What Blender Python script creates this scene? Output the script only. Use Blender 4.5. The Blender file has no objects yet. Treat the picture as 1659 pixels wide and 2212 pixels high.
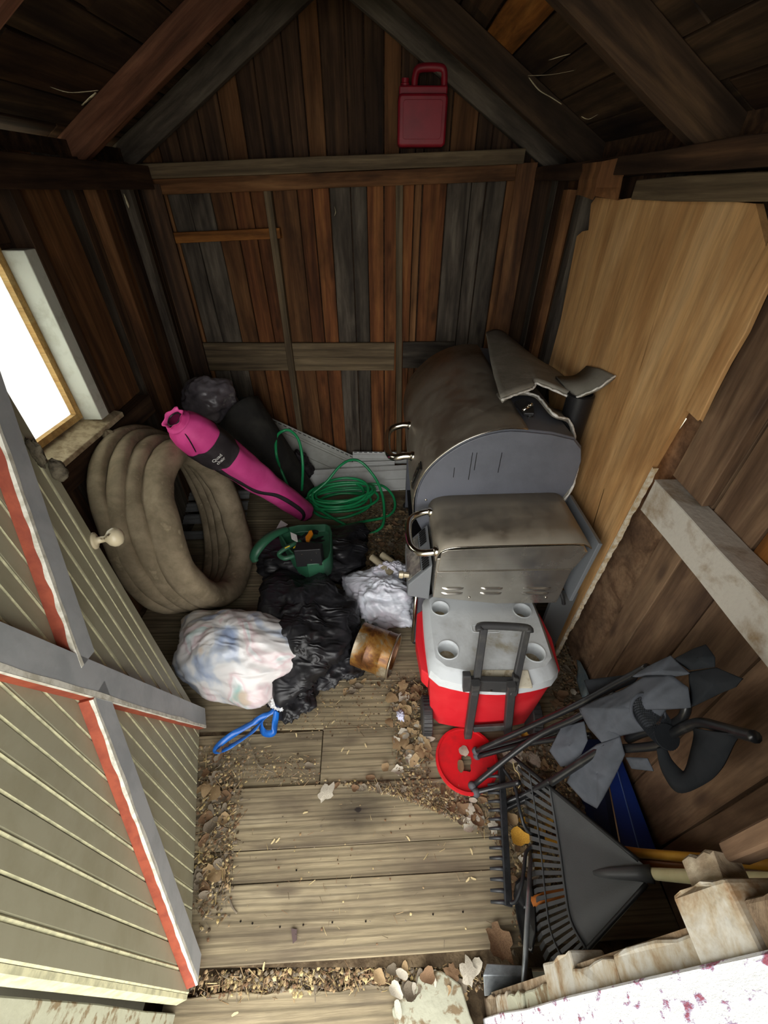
import bpy, math, random
from mathutils import Vector, Matrix, noise
random.seed(7)
R = random.random
def U(a, b): return a + (b - a) * random.random()
V = Vector
S = bpy.context.scene
C = S.collection

# ---------------------------------------------------------------- camera
cd = bpy.data.cameras.new('camera'); cam = bpy.data.objects.new('camera', cd); C.objects.link(cam)
cam.location = (0, 0, 1.6); cam.rotation_euler = (math.radians(90 - 38.3), 0, 0)
cd.sensor_fit = 'HORIZONTAL'; cd.sensor_width = 36.0; cd.lens = 36.0 * 880 / 1659
cd.clip_start = 0.01; cd.clip_end = 100
S.camera = cam
# ---------------------------------------------------------------- light: overcast sky through the open door and the window
w = bpy.data.worlds.new('overcast_sky'); S.world = w; w.use_nodes = True
bg = w.node_tree.nodes['Background']; bg.inputs[0].default_value = (1.0, 0.985, 0.955, 1); bg.inputs[1].default_value = 1.3
def portal(name, loc, rot, sx, sy):
    l = bpy.data.lights.new(name, 'AREA'); l.shape = 'RECTANGLE'; l.size = sx; l.size_y = sy
    l.energy = 1.0
    l.cycles.is_portal = True
    o = bpy.data.objects.new(name, l); C.objects.link(o); o.location = loc; o.rotation_euler = rot
portal('door_opening_portal', (-0.13, -0.13, 1.0), (math.radians(90), 0, 0), 1.2, 2.4)
S.view_settings.view_transform = 'Standard'; S.view_settings.look = 'None'
S.view_settings.gamma = 1.0; S.view_settings.use_curve_mapping = False
S.view_settings.exposure = 2.08
S.cycles.max_bounces = 8; S.cycles.diffuse_bounces = 6; S.cycles.transparent_max_bounces = 12

# ---------------------------------------------------------------- helpers
def hx(h):
    h = h.lstrip('#'); c = [int(h[i:i+2], 16) / 255 for i in (0, 2, 4)]
    return tuple((x / 12.92 if x <= .04045 else ((x + .055) / 1.055) ** 2.4) for x in c) + (1,)
WM = {}
def tag(o, label=None, cat=None, group=None, kind=None):
    if label: o['label'] = label
    if cat: o['category'] = cat
    if group: o['group'] = group
    if kind: o['kind'] = kind
    return o
def thing(name, label, cat, loc=(0, 0, 0), group=None):
    o = bpy.data.objects.new(name, None); o.empty_display_size = .05; C.objects.link(o)
    o.location = loc; WM[o.name] = Matrix.Translation(loc)
    return tag(o, label, cat, group)
def put(name, me, parent=None, M=None):
    o = bpy.data.objects.new(name, me); C.objects.link(o)
    M = M or Matrix.Identity(4)
    if parent: o.parent = parent
    o.matrix_local = WM[parent.name].inverted() @ M if parent else M
    WM[o.name] = M.copy()
    return o
class MB:
    def __init__(s): s.v = []; s.f = []; s.mi = []; s.m = 0
    def add(s, vs, fs):
        n = len(s.v); s.v += [V(p) for p in vs]; s.f += [tuple(i + n for i in f) for f in fs]; s.mi += [s.m] * len(fs); return s
    def hexa(s, b, t):
        return s.add(list(b) + list(t), [(3, 2, 1, 0), (4, 5, 6, 7), (0, 1, 5, 4), (1, 2, 6, 5), (2, 3, 7, 6), (3, 0, 4, 7)])
    def box(s, lo, hi, M=None):
        (a, b, c), (d, e, f) = lo, hi
        p = [V(q) for q in ((a, b, c), (d, b, c), (d, e, c), (a, e, c), (a, b, f), (d, b, f), (d, e, f), (a, e, f))]
        if M: p = [M @ q for q in p]
        return s.hexa(p[:4], p[4:])
    def prism(s, loop, ext, caps=True):
        n = len(loop); a = [V(p) for p in loop]
        if callable(ext): b = [V(ext(p)) for p in a]
        else: b = [p + V(ext) for p in a]
        fs = [(i, (i + 1) % n, n + (i + 1) % n, n + i) for i in range(n)]
        if caps: fs += [tuple(reversed(range(n))), tuple(range(n, 2 * n))]
        return s.add(a + b, fs)
    def tube(s, path, r, seg=8, closed=False, caps=True, flat=1.0):
        P = [V(p) for p in path]; n = len(P); vs = []; fs = []
        rr = r if callable(r) else (lambda t: r)
        prev = None
        for i in range(n):
            if closed: d = P[(i + 1) % n] - P[i - 1]
            else: d = P[min(i + 1, n - 1)] - P[max(i - 1, 0)]
            d = d.normalized() if d.length > 1e-9 else V((0, 0, 1))
            if prev is None:
                u = d.cross(V((0, 0, 1)))
                if u.length < .05: u = d.cross(V((0, 1, 0)))
            else: u = prev - d * prev.dot(d)
            u.normalize(); prev = u; w_ = d.cross(u)
            q = rr(i / max(1, n - 1))
            for k in range(seg):
                a = 2 * math.pi * k / seg
                vs.append(P[i] + u * math.cos(a) * q + w_ * math.sin(a) * q * flat)
        m = n if closed else n - 1
        for i in range(m):
            for k in range(seg):
                fs.append((i * seg + k, i * seg + (k + 1) % seg, ((i + 1) % n) * seg + (k + 1) % seg, ((i + 1) % n) * seg + k))
        if caps and not closed: fs += [tuple(reversed(range(seg))), tuple(range((n - 1) * seg, n * seg))]
        return s.add(vs, fs)
    def lathe(s, prof, o=(0, 0, 0), ax=(0, 0, 1), seg=32, sq=1.0):
        ax = V(ax).normalized(); u = ax.orthogonal().normalized(); w_ = ax.cross(u); o = V(o); vs = []; fs = []
        for r, z in prof:
            for k in range(seg):
                a = 2 * math.pi * k / seg
                vs.append(o + ax * z + u * math.cos(a) * r + w_ * math.sin(a) * r * sq)
        for i in range(len(prof) - 1):
            for k in range(seg):
                fs.append((i * seg + k, i * seg + (k + 1) % seg, (i + 1) * seg + (k + 1) % seg, (i + 1) * seg + k))
        return s.add(vs, fs)
    def grid(s, rows, closed=False):
        n = len(rows[0]); vs = [p for r in rows for p in r]; fs = []
        for i in range(len(rows) - 1):
            for k in range(n if closed else n - 1):
                fs.append((i * n + k, i * n + (k + 1) % n, (i + 1) * n + (k + 1) % n, (i + 1) * n + k))
        return s.add(vs, fs)
    def mesh(s, name, mats, smooth=False, local=True):
        c = V((0, 0, 0))
        if local and s.v:
            lo = V([min(p[i] for p in s.v) for i in range(3)]); hi = V([max(p[i] for p in s.v) for i in range(3)]); c = (lo + hi) / 2; c.z = lo.z
        me = bpy.data.meshes.new(name); me.from_pydata([p - c for p in s.v], [], s.f)
        for m in (mats if isinstance(mats, (list, tuple)) else [mats]): me.materials.append(m)
        if max(s.mi or [0]): me.polygons.foreach_set('material_index', s.mi)
        if smooth: me.polygons.foreach_set('use_smooth', [True] * len(me.polygons))
        me.update(); return me, c
    def build(s, name, mats, parent=None, smooth=False, bevel=0, solid=0, sub=0, bseg=2, auto=None, off=0):
        me, c = s.mesh(name, mats, smooth)
        if auto is not None:
            me.polygons.foreach_set('use_smooth', [True] * len(me.polygons)); me.set_sharp_from_angle(angle=math.radians(auto))
        o = put(name, me, parent, Matrix.Translation(c))
        if sub:
            m = o.modifiers.new('sub', 'SUBSURF'); m.levels = sub; m.render_levels = sub
        if solid:
            m = o.modifiers.new('solid', 'SOLIDIFY'); m.thickness = solid; m.offset = off
        if bevel:
            m = o.modifiers.new('bevel', 'BEVEL'); m.width = bevel; m.segments = bseg; m.limit_method = 'ANGLE'; m.angle_limit = math.radians(35)
        return o
def frame(p0, p1, nrm):
    x = (V(p1) - V(p0)).normalized(); z = V(nrm); z = (z - x * z.dot(x)).normalized(); y = z.cross(x)
    M = Matrix((x, y, z)).transposed().to_4x4(); M.translation = (V(p0) + V(p1)) / 2
    return M
def board(name, p0, p1, nrm, w, t, mat, parent=None, jit=.0, seg=3, bev=.002, taper=1.0, kind=None):
    """one plank: length p0-p1, face normal nrm, width w, thickness t; grain runs along local X"""
    L = (V(p1) - V(p0)).length; M = frame(p0, p1, nrm); vs = []; fs = []
    sec = [(-1, -1), (1, -1), (1, 1), (-1, 1)]
    for i in range(seg + 1):
        x = -L / 2 + L * i / seg; ww = w * (1 + (taper - 1) * i / seg)
        a = ww / 2 + (U(-jit, jit)); b = ww / 2 + (U(-jit, jit)); dz = U(-jit, jit) * .3
        h = t / 2; e = min(bev, h * .6)
        for (y, z) in ((-a + e, -h), (b - e, -h), (b, -h + e), (b, h - e), (b - e, h), (-a + e, h), (-a, h - e), (-a, -h + e)):
            vs.append((x + (U(-jit, jit) * 1.5 if i in (0, seg) else 0), y, z + dz))
    for i in range(seg):
        for k in range(8): fs.append((i * 8 + k, i * 8 + (k + 1) % 8, i * 8 + 8 + (k + 1) % 8, i * 8 + 8 + k))
    fs += [tuple(reversed(range(8))), tuple(range(seg * 8, seg * 8 + 8))]
    me = bpy.data.meshes.new(name); me.from_pydata(vs, [], fs); me.materials.append(mat); me.update()
    o = put(name, me, parent, M)
    if kind: o['kind'] = kind
    return o
def curve(pts, n=8, closed=False):
    """Catmull-Rom through pts"""
    P = [V(p) for p in pts]; m = len(P); out = []
    rng = range(m) if closed else range(m - 1)
    for i in rng:
        if closed: a, b, c, d = P[i - 1], P[i], P[(i + 1) % m], P[(i + 2) % m]
        else: a, b, c, d = P[max(i - 1, 0)], P[i], P[i + 1], P[min(i + 2, m - 1)]
        for k in range(n):
            t = k / n
            out.append(.5 * ((2 * b) + (c - a) * t + (2 * a - 5 * b + 4 * c - d) * t * t + (3 * b - a - 3 * c + d) * t ** 3))
    if not closed: out.append(P[-1])
    return out
def lerp(a, b, t): return V(a) * (1 - t) + V(b) * t
# ---------------------------------------------------------------- materials
def newmat(name):
    m = bpy.data.materials.new(name); m.use_nodes = True; nt = m.node_tree; nt.nodes.clear()
    out = nt.nodes.new('ShaderNodeOutputMaterial'); b = nt.nodes.new('ShaderNodeBsdfPrincipled'); nt.links.new(b.outputs[0], out.inputs[0])
    return m, nt, b, out
def N(nt, t, **k):
    n = nt.nodes.new(t)
    for a, b in k.items():
        if a in n.inputs: n.inputs[a].default_value = b
        else: setattr(n, a, b)
    return n
def ramp(nt, fac, stops):
    r = nt.nodes.new('ShaderNodeValToRGB'); e = r.color_ramp.elements
    while len(e) < len(stops): e.new(.5)
    for i, (p, c) in enumerate(stops): e[i].position = p; e[i].color = hx(c) if isinstance(c, str) else c
    nt.links.new(fac, r.inputs[0]); return r
def mixc(nt, fac, a, b, mode='MIX'):
    m = nt.nodes.new('ShaderNodeMix'); m.data_type = 'RGBA'; m.blend_type = mode
    for inp, v in ((m.inputs[0], fac), (m.inputs[6], a), (m.inputs[7], b)):
        if hasattr(v, 'links'): nt.links.new(v, inp)
        else: inp.default_value = v
    return m.outputs[2]
def coords(nt, scale=(1, 1, 1), rand=True):
    tc = nt.nodes.new('ShaderNodeTexCoord'); mp = nt.nodes.new('ShaderNodeMapping'); mp.inputs['Scale'].default_value = scale
    src = tc.outputs['Object']
    if rand:
        oi = nt.nodes.new('ShaderNodeObjectInfo'); mu = N(nt, 'ShaderNodeMath', operation='MULTIPLY'); mu.inputs[1].default_value = 37.0
        nt.links.new(oi.outputs['Random'], mu.inputs[0])
        ad = N(nt, 'ShaderNodeVectorMath', operation='ADD'); nt.links.new(src, ad.inputs[0]); nt.links.new(mu.outputs[0], ad.inputs[1]); src = ad.outputs[0]
    nt.links.new(src, mp.inputs[0]); return mp.outputs[0]
def bump(nt, b, h, strength=.3, dist=.01):
    bp = nt.nodes.new('ShaderNodeBump'); bp.inputs['Strength'].default_value = strength; bp.inputs['Distance'].default_value = dist
    nt.links.new(h, bp.inputs['Height']); nt.links.new(bp.outputs[0], b.inputs['Normal'])
def wood(name, dark, mid, light, sx=1.5, sy=18, rings=.35, rough=.75, dirt=('#2a2019', .35), var=.25, bmp=.35, knots=True, wf=1.0, wd=7.0):
    m, nt, b, out = newmat(name)
    co = coords(nt, (sx, sy, sy))
    n1 = N(nt, 'ShaderNodeTexNoise', Scale=1.6, Detail=7.0, Roughness=.62, Distortion=.7); nt.links.new(co, n1.inputs['Vector'])
    base = ramp(nt, n1.outputs[0], [(.3, dark), (.5, mid), (.72, light)])
    co2 = coords(nt, (sx * .55, sy * .42 * wf, sy * .42 * wf))
    wv = N(nt, 'ShaderNodeTexWave', Scale=1.1, Distortion=wd, Detail=3.0); wv.bands_direction = 'Y'
    wv.inputs['Detail Scale'].default_value = .8
    nt.links.new(co2, wv.inputs['Vector'])
    wr = ramp(nt, wv.outputs[0], [(.0, '#555555'), (.45, '#ffffff')])
    c1 = mixc(nt, rings, base.outputs[0], wr.outputs[0], 'MULTIPLY')
    co3 = coords(nt, (2.2, 6, 6)); n3 = N(nt, 'ShaderNodeTexNoise', Scale=1.3, Detail=4.0, Roughness=.6); nt.links.new(co3, n3.inputs['Vector'])
    dr = ramp(nt, n3.outputs[0], [(.45, '#000000'), (.68, '#ffffff')])
    mu = N(nt, 'ShaderNodeMath', operation='MULTIPLY'); nt.links.new(dr.outputs[0], mu.inputs[0]); mu.inputs[1].default_value = dirt[1]
    c2 = mixc(nt, mu.outputs[0], c1, hx(dirt[0]))
    cf = coords(nt, (sx * 2.5, sy * 5, sy * 5)); nf = N(nt, 'ShaderNodeTexNoise', Scale=2.0, Detail=4.0, Roughness=.7); nt.links.new(cf, nf.inputs['Vector'])
    fr_ = ramp(nt, nf.outputs[0], [(.32, '#8c8c8c'), (.6, '#ffffff')]); c2 = mixc(nt, .4, c2, fr_.outputs[0], 'MULTIPLY')
    if knots:
        ck = coords(nt, (2.6, 7.5, 7.5)); vo = N(nt, 'ShaderNodeTexVoronoi', Scale=.9); nt.links.new(ck, vo.inputs['Vector'])
        kr = ramp(nt, vo.outputs['Distance'], [(.04, '#ffffff'), (.13, '#000000')])
        mk = N(nt, 'ShaderNodeMath', operation='MULTIPLY'); nt.links.new(kr.outputs[0], mk.inputs[0]); mk.inputs[1].default_value = .7
        c2 = mixc(nt, mk.outputs[0], c2, hx(dirt[0]))
    oi = nt.nodes.new('ShaderNodeObjectInfo'); mr = N(nt, 'ShaderNodeMapRange'); nt.links.new(oi.outputs['Random'], mr.inputs[0])
    mr.inputs[3].default_value = 1 - var; mr.inputs[4].default_value = 1 + var
    hs = nt.nodes.new('ShaderNodeHueSaturation'); nt.links.new(mr.outputs[0], hs.inputs['Value']); nt.links.new(c2, hs.inputs['Color'])
    nt.links.new(hs.outputs[0], b.inputs['Base Color']); b.inputs['Roughness'].default_value = rough
    b.inputs['Specular IOR Level'].default_value = .25
    bump(nt, b, n1.outputs[0], bmp, .006)
    return m
def plain(name, col, rough=.6, metal=0, var=None, vs=8.0, bmp=.0, bs=60, spec=.4, lo=.42, hi=.62, coat=0, col3=None):
    m, nt, b, out = newmat(name); b.inputs['Base Color'].default_value = hx(col)
    b.inputs['Roughness'].default_value = rough; b.inputs['Metallic'].default_value = metal; b.inputs['Specular IOR Level'].default_value = spec
    b.inputs['Coat Weight'].default_value = coat
    co = coords(nt)
    if var:
        n = N(nt, 'ShaderNodeTexNoise', Scale=vs, Detail=6.0, Roughness=.65, Distortion=.3); nt.links.new(co, n.inputs['Vector'])
        st = [(lo, col), (hi, var)] + ([(min(.99, hi + .1), col3)] if col3 else [])
        r = ramp(nt, n.outputs[0], st); nt.links.new(r.outputs[0], b.inputs['Base Color'])
    if bmp:
        n2 = N(nt, 'ShaderNodeTexNoise', Scale=float(bs), Detail=4.0); nt.links.new(co, n2.inputs['Vector']); bump(nt, b, n2.outputs[0], bmp, .004)
    return m
M = {}
M['floor'] = wood('floor_wood', '#8a7d66', '#a59779', '#b8aa8c', sx=1.0, sy=15, rings=.42, dirt=('#64584a', .7), var=.07, bmp=.5, wf=2.4, wd=11.0)
M['orange'] = wood('siding_orange', '#55301b', '#83502d', '#a8713f', sx=.8, sy=10, rings=.22, dirt=('#35200f', .6), var=.25)
M['brown'] = wood('siding_brown', '#4a2f1e', '#77502f', '#9b7048', sx=.8, sy=10, rings=.22, dirt=('#2a1b12', .6), var=.25)
M['grey'] = wood('siding_grey', '#3b332b', '#5f564b', '#7d7364', sx=1.4, sy=10, rings=.3, dirt=('#28221d', .5), var=.2)
M['stud'] = wood('stud_grey', '#564836', '#79684f', '#938062', sx=1.0, sy=16, dirt=('#3c3227', .4), var=.15)
M['rafter'] = wood('rafter_red_brown', '#4d3122', '#6f4834', '#8a6048', sx=1.2, sy=14, dirt=('#33221a', .4), var=.15, rings=.2)
M['roof'] = wood('roof_boards', '#30251c', '#4d3b2b', '#6d553b', sx=1.0, sy=13, dirt=('#16110d', .7), var=.35)
M['roof_orange'] = wood('roof_board_orange', '#6e431f', '#a3682f', '#c08442', sx=1.5, sy=12, dirt=('#4a2a14', .5), var=.1)
M['darkwood'] = wood('dark_wall_wood', '#33241a', '#523b29', '#6d5137', sx=1.0, sy=14, dirt=('#1b130e', .6), var=.25)
M['lowerwall'] = wood('right_wall_wood', '#5a4331', '#836850', '#a08467', sx=1.0, sy=8, dirt=('#41322a', .6), var=.15, rings=.2)
M['ply'] = wood('plywood', '#c08f5a', '#d6a870', '#e2b984', sx=1.1, sy=7, rings=.12, dirt=('#9c6c40', .5), var=.02, bmp=.1, knots=False)
M['palewood'] = wood('pale_wood', '#b98f55', '#cda769', '#dcbd84', sx=1, sy=14, rings=.2, dirt=('#8c693c', .3), var=.05, knots=False)
M['rot'] = wood('rotten_wood', '#6e5c4a', '#a08d74', '#c9bba3', sx=6, sy=18, rings=.3, dirt=('#7b5a38', .5), var=.2, bmp=.8)

# ================================================================ SETTING
XL, XR, YB = -1.17, 0.75, 2.56
M['soil'] = plain('packed_dirt', '#4a3e30', .95, var='#6f604b', vs=22, bmp=.8, bs=90, spec=.1)
M['ground'] = plain('outside_ground', '#7d7a68', .95, var='#8f8a78', vs=3, spec=.1)
g = MB().box((-9, -9, -.3), (9, 9, -.18)).build('ground', M['ground']); g['kind'] = 'structure'
fl = MB().box((XL - .04, .1, -.16), (XR + .11, YB + .06, -.022)).build('floor', M['soil']); fl['kind'] = 'structure'
# floor planks run across the shed, a touch skew to the doorway
ys = [.102, .264, .342, .512, .697, .885, 1.06, 1.245, 1.42, 1.60, 1.775, 1.95, 2.13, 2.31, 2.49]
SK = .045
for i in range(len(ys) - 1):
    a, b = ys[i], ys[i + 1]; m = (a + b) / 2 + .011; wd = b - a - .0015
    sk = SK if i < 4 else SK * .4
    y0 = m + sk * (XL + .13); y1 = m + sk * (XR + .2)
    zt = -.011 - (.006 if i >= 3 else 0) - (.004 if i % 3 == 1 else 0)
    if i == 3:   # butt joint in the fourth row
        xm = -.225
        board('floor_plank', (XL + .01, m + sk * (XL + .13), zt - .006), (xm - .003, m + sk * (xm + .13), zt - .006), (0, 0, 1), wd, .02, M['floor'], fl, jit=.002, seg=4)
        board('floor_plank', (xm + .003, m + sk * (xm + .13), zt), (XR + .065, y1, zt), (0, 0, 1), wd, .02, M['floor'], fl, jit=.003, seg=5)
    elif i >= 6 and i % 2 == 0:
        board('floor_plank', (XL + .01, y0, zt), (XR - .30, y1 - .01, zt), (0, 0, 1), wd, .02, M['floor'], fl, jit=.003, seg=5)
    else:
        board('floor_plank', (XL + .01, y0, zt), (XR + .065, y1, zt), (0, 0, 1), wd, .02, M['floor'], fl, jit=.0009, seg=6, bev=.0012)
# nail heads in the near planks
M['nail'] = plain('dark_nail', '#1d1813', .6, metal=.6)
nb = MB()
for (x, y) in [(-0.366, 0.18, 0)[:2], (-0.288, 0.173, 0)[:2], (-0.224, 0.177, 0)[:2], (-0.144, 0.182, 0)[:2], (-0.051, 0.184, 0)[:2], (-0.4, 0.184, 0)[:2], (0.138, 0.198, 0)[:2], (-0.263, 0.293, 0)[:2], (0.223, 0.203, 0)[:2]]:
    nb.lathe([(.0001, .0012), (.0022, .001), (.0026, -.002)], (x, y, 0), seg=8)
nb.build('nail_heads', M['nail'], fl)['kind'] = 'stuff'
# dark burnt knot stain: a knot plug in the third plank
# door sill: worn board, flaky painted sill piece
th = MB().box((-.62, -.16, -.17), (.4, .1, -.055)).build('threshold_base', M['soil']); th['kind'] = 'structure'
M['sillpaint'] = plain('flaky_grey_green_paint', '#a8a894', .8, var='#7b6a50', vs=26, bmp=.6, bs=40, lo=.52, hi=.6)
sb = board('threshold_board', (-.56, .005, -.04), (.08, .028, -.036), (0, 0, 1), .085, .024, M['floor'], None, jit=.006, seg=10)
sb['kind'] = 'structure'
sp = MB().prism([(.03, -.02, -.05), (.02, .03, -.05), (.045, .05, -.05), (.075, .045, -.05), (.09, .085, -.05), (.15, .095, -.05), (.2, .07, -.05), (.215, .02, -.05), (.24, -.03, -.05), (.23, -.12, -.05), (.0, -.12, -.05)], (0, 0, .035))
sp = sp.build('threshold_paint_board', M['sillpaint'], bevel=.004); sp['kind'] = 'structure'

m = M['floor'].copy(); m.name = 'floor_wood_with_dark_knot'; nt = m.node_tree; b = [x for x in nt.nodes if x.type == 'BSDF_PRINCIPLED'][0]
src = b.inputs['Base Color'].links[0].from_socket; tc = nt.nodes.new('ShaderNodeTexCoord')
nz = N(nt, 'ShaderNodeTexNoise', Scale=14.0, Detail=4.0); nt.links.new(tc.outputs['Object'], nz.inputs['Vector'])
ml = N(nt, 'ShaderNodeVectorMath', operation='SCALE'); ml.inputs['Scale'].default_value = .05; nt.links.new(nz.outputs['Color'], ml.inputs[0])
ad = N(nt, 'ShaderNodeVectorMath', operation='ADD'); nt.links.new(tc.outputs['Object'], ad.inputs[0]); nt.links.new(ml.outputs[0], ad.inputs[1])
mp = nt.nodes.new('ShaderNodeMapping'); mp.inputs['Location'].default_value = (-.115 * 6.5, -.03 * 13, 0); mp.inputs['Scale'].default_value = (6.5, 13, 0); nt.links.new(ad.outputs[0], mp.inputs[0])
ln = N(nt, 'ShaderNodeVectorMath', operation='LENGTH'); nt.links.new(mp.outputs[0], ln.inputs[0])
rp_ = ramp(nt, ln.outputs['Value'], [(.0, '#ffffff'), (.07, '#ffffff'), (.11, '#e0e0e0'), (.45, '#c4c4c4'), (.98, '#000000')])
nt.links.new(mixc(nt, rp_.outputs[0], src, hx('#2c2623')), b.inputs['Base Color'])
kp = [o for o in bpy.data.objects if o.name.startswith('floor_plank')][2]
kp.data.materials.clear(); kp.data.materials.append(m)

# ---- back wall
wb = MB().box((XL - .06, YB + .03, -.1), (XR + .12, YB + .05, 1.75)).build('wall_back', M['darkwood']); wb['kind'] = 'structure'
gb = MB().prism([(XL - .1, YB + .03, 1.74), (XR + .1, YB + .03, 1.74), (XR + .1, YB + .03, 1.79), (-.21, YB + .03, 2.39), (XL - .1, YB + .03, 1.79)], (0, .02, 0)).build('wall_back_gable', M['darkwood'])
gb['kind'] = 'structure'
edges = [-1.17, -1.06, -.96, -.845, -.74, -.645, -.56, -.43, -.355, -.27, -.165, -.085, .0, .075, .15, .19, .31, .43, .505, .60, .70, .83]
mats = ['brown', 'grey', 'grey', 'brown', 'orange', 'orange', 'brown', 'orange', 'orange', 'grey', 'grey', 'orange', 'orange', 'orange', 'brown', 'orange', 'grey', 'grey', 'grey', 'brown', 'darkwood']
for i in range(len(edges) - 1):
    a, b = edges[i], edges[i + 1]
    x = (a + b) / 2; o = U(-.004, .004); top = 1.7
    lean = -.02 if x < -.5 else 0
    board('siding_board', (x + U(-.004, .004), YB + .012 + o, .0), (x + lean, YB + .012 + o, top), (0, -1, 0), b - a - U(.003, .007), .018, M[mats[i]], wb, jit=.0015, seg=4)
    # gable boards above the plate
    zt = 2.33 - abs(x + .21) * .57
    board('gable_board', (x, YB + .016 + o, 1.705), (x, YB + .016 + o, zt), (0, -1, 0), b - a - .005, .016, M['darkwood' if i % 4 else 'brown'], wb, jit=.001, seg=2)
# studs, rail, plate
board('stud', (-.572, YB - .03, .0), (-.566, YB - .03, 1.62), (0, -1, 0), .036, .05, M['stud'], wb, jit=.001, seg=4)
board('stud', (.108, YB - .03, .0), (.074, YB - .03, 1.62), (0, -1, 0), .034, .05, M['stud'], wb, jit=.001, seg=4)
for a, b in ((-1.16, -.592), (-.552, .062)):
    board('rail', (a, YB - .012, .80), (b, YB - .012, .80), (0, -1, 0), .165, .022, M['stud'], wb, jit=.001, seg=4)
board('rail', (.115, YB - .012, .81), (.42, YB - .012, .81), (0, -1, 0), .155, .022, M['grey'], wb, jit=.001, seg=3)
board('batten', (-1.12, YB - .022, 1.405), (-.532, YB - .022, 1.427), (0, -1, 0), .045, .04, M['roof_orange'], wb, jit=.001, seg=3)
board('plate', (-1.16, YB - .05, 1.668), (.64, YB - .05, 1.722), (0, -1, 0), .055, .1, M['stud'], wb, jit=.002, seg=6)
board('plate', (-1.1, YB - .03, 1.612), (.62, YB - .03, 1.665), (0, -1, 0), .06, .06, M['brown'], wb, jit=.002, seg=6)
board('corner_stud', (.69, YB - .06, 0), (.67, YB - .06, 1.7), (-.3, -1, 0), .09, .05, M['brown'], wb, jit=.002)
board('corner_stud', (-1.12, YB - .06, 0), (-1.12, YB - .06, 1.62), (.3, -1, 0), .09, .05, M['darkwood'], wb, jit=.002)

# ---- left wall with its window opening  (y .80-1.50, z .93-1.46)
wl = MB()
for lo, hi in (((XL - .05, -.08, -.1), (XL - .03, .80, 1.75)), ((XL - .05, 1.5, -.1), (XL - .03, YB + .05, 1.75)), ((XL - .05, .8, -.1), (XL - .03, 1.5, .9)), ((XL - .05, .8, 1.46), (XL - .03, 1.5, 1.75))): wl.box(lo, hi)
wl = wl.build('wall_left', M['darkwood']); wl['kind'] = 'structure'
y = .0
while y < YB:
    wd = U(.11, .16); b = min(y + wd, YB)
    for (z0, z1) in (([(0, .89), (1.47, 1.7)]) if (y < 1.47 and b > .8) else [(0, 1.7)]):
        mt = random.choice(['darkwood', 'brown', 'darkwood', 'grey'])
        board('siding_board', (XL - .02, (y + b) / 2, z0), (XL - .02, (y + b) / 2 + .004, z1), (1, 0, 0), b - y - .006, .018, M[mt], wl, jit=.0015, seg=3)
    y = b
board('stud', (XL + .015, 1.72, 0.86), (XL + .015, 1.70, 1.62), (1, 0, 0), .25, .03, M['brown'], wl, jit=.003, seg=4)
board('stud', (XL + .03, 1.565, 0.89), (XL + .03, 1.56, 1.62), (1, 0, 0), .045, .06, M['darkwood'], wl, jit=.001)
board('stud', (XL + .02, 2.06, 0), (XL + .02, 2.05, 1.62), (1, 0, 0), .05, .05, M['brown'], wl, jit=.002)
board('stud', (XL + .02, 2.33, 0), (XL + .02, 2.32, 1.62), (1, 0, 0), .04, .04, M['grey'], wl, jit=.002)
board('rail', (XL + .035, .1, .81), (XL + .035, 1.84, .805), (1, 0, 0), .085, .07, M['darkwood'], wl, jit=.003, seg=6)
board('plate', (XL + .045, .0, 1.645), (XL + .045, 2.45, 1.645), (1, 0, 0), .085, .09, M['darkwood'], wl, jit=.002, seg=5)
# ---- window
M['whitepaint'] = plain('old_grey_white_paint', '#c9ccbf', .6, var='#a9aa98', vs=14, bmp=.2, bs=60, lo=.5, hi=.75)
M['sillwood'] = plain('dusty_pale_sill_wood', '#b8a888', .85, var='#8a7a5e', vs=30, bmp=.5, bs=50)
wn = MB()
for z0, z1, y0, y1 in ((.9, 1.47, .76, .80), (.9, 1.47, 1.46, 1.49), (1.44, 1.47, .8, 1.46), (.9, .925, .8, 1.46)): wn.box((XL - .05, y0, z0), (XL - .012, y1, z1))
wn = wn.build('window_1', M['palewood']); wn['kind'] = 'structure'
MB().box((XL - .012, 1.485, .89), (XL + .06, 1.538, 1.455)).build('window_casing', M['whitepaint'], wn, bevel=.003)
MB().box((XL - .012, .70, .89), (XL + .06, .76, 1.455)).build('window_casing', M['whitepaint'], wn, bevel=.003)
MB().hexa([(XL - .05, .7, .865), (XL + .075, .7, .852), (XL + .075, 1.60, .852), (XL - .05, 1.60, .865)], [(XL - .05, .7, .9), (XL + .075, .7, .872), (XL + .075, 1.6, .872), (XL - .05, 1.6, .9)]).build('window_sill', M['sillwood'], wn, bevel=.003)
m, nt, b, out = newmat('frosted_window_film')
b.inputs['Base Color'].default_value = (.93, .95, .93, 1); b.inputs['Roughness'].default_value = .5
tr = nt.nodes.new('ShaderNodeBsdfTranslucent'); tr.inputs[0].default_value = (.95, .97, .95, 1); mx = nt.nodes.new('ShaderNodeMixShader'); mx.inputs[0].default_value = .8
nt.links.new(b.outputs[0], mx.inputs[1]); nt.links.new(tr.outputs[0], mx.inputs[2]); nt.links.new(mx.outputs[0], out.inputs[0]); M['pane'] = m
MB().box((XL - .036, .8, .925), (XL - .032, 1.46, 1.44)).build('window_pane', M['pane'], wn)

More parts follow.
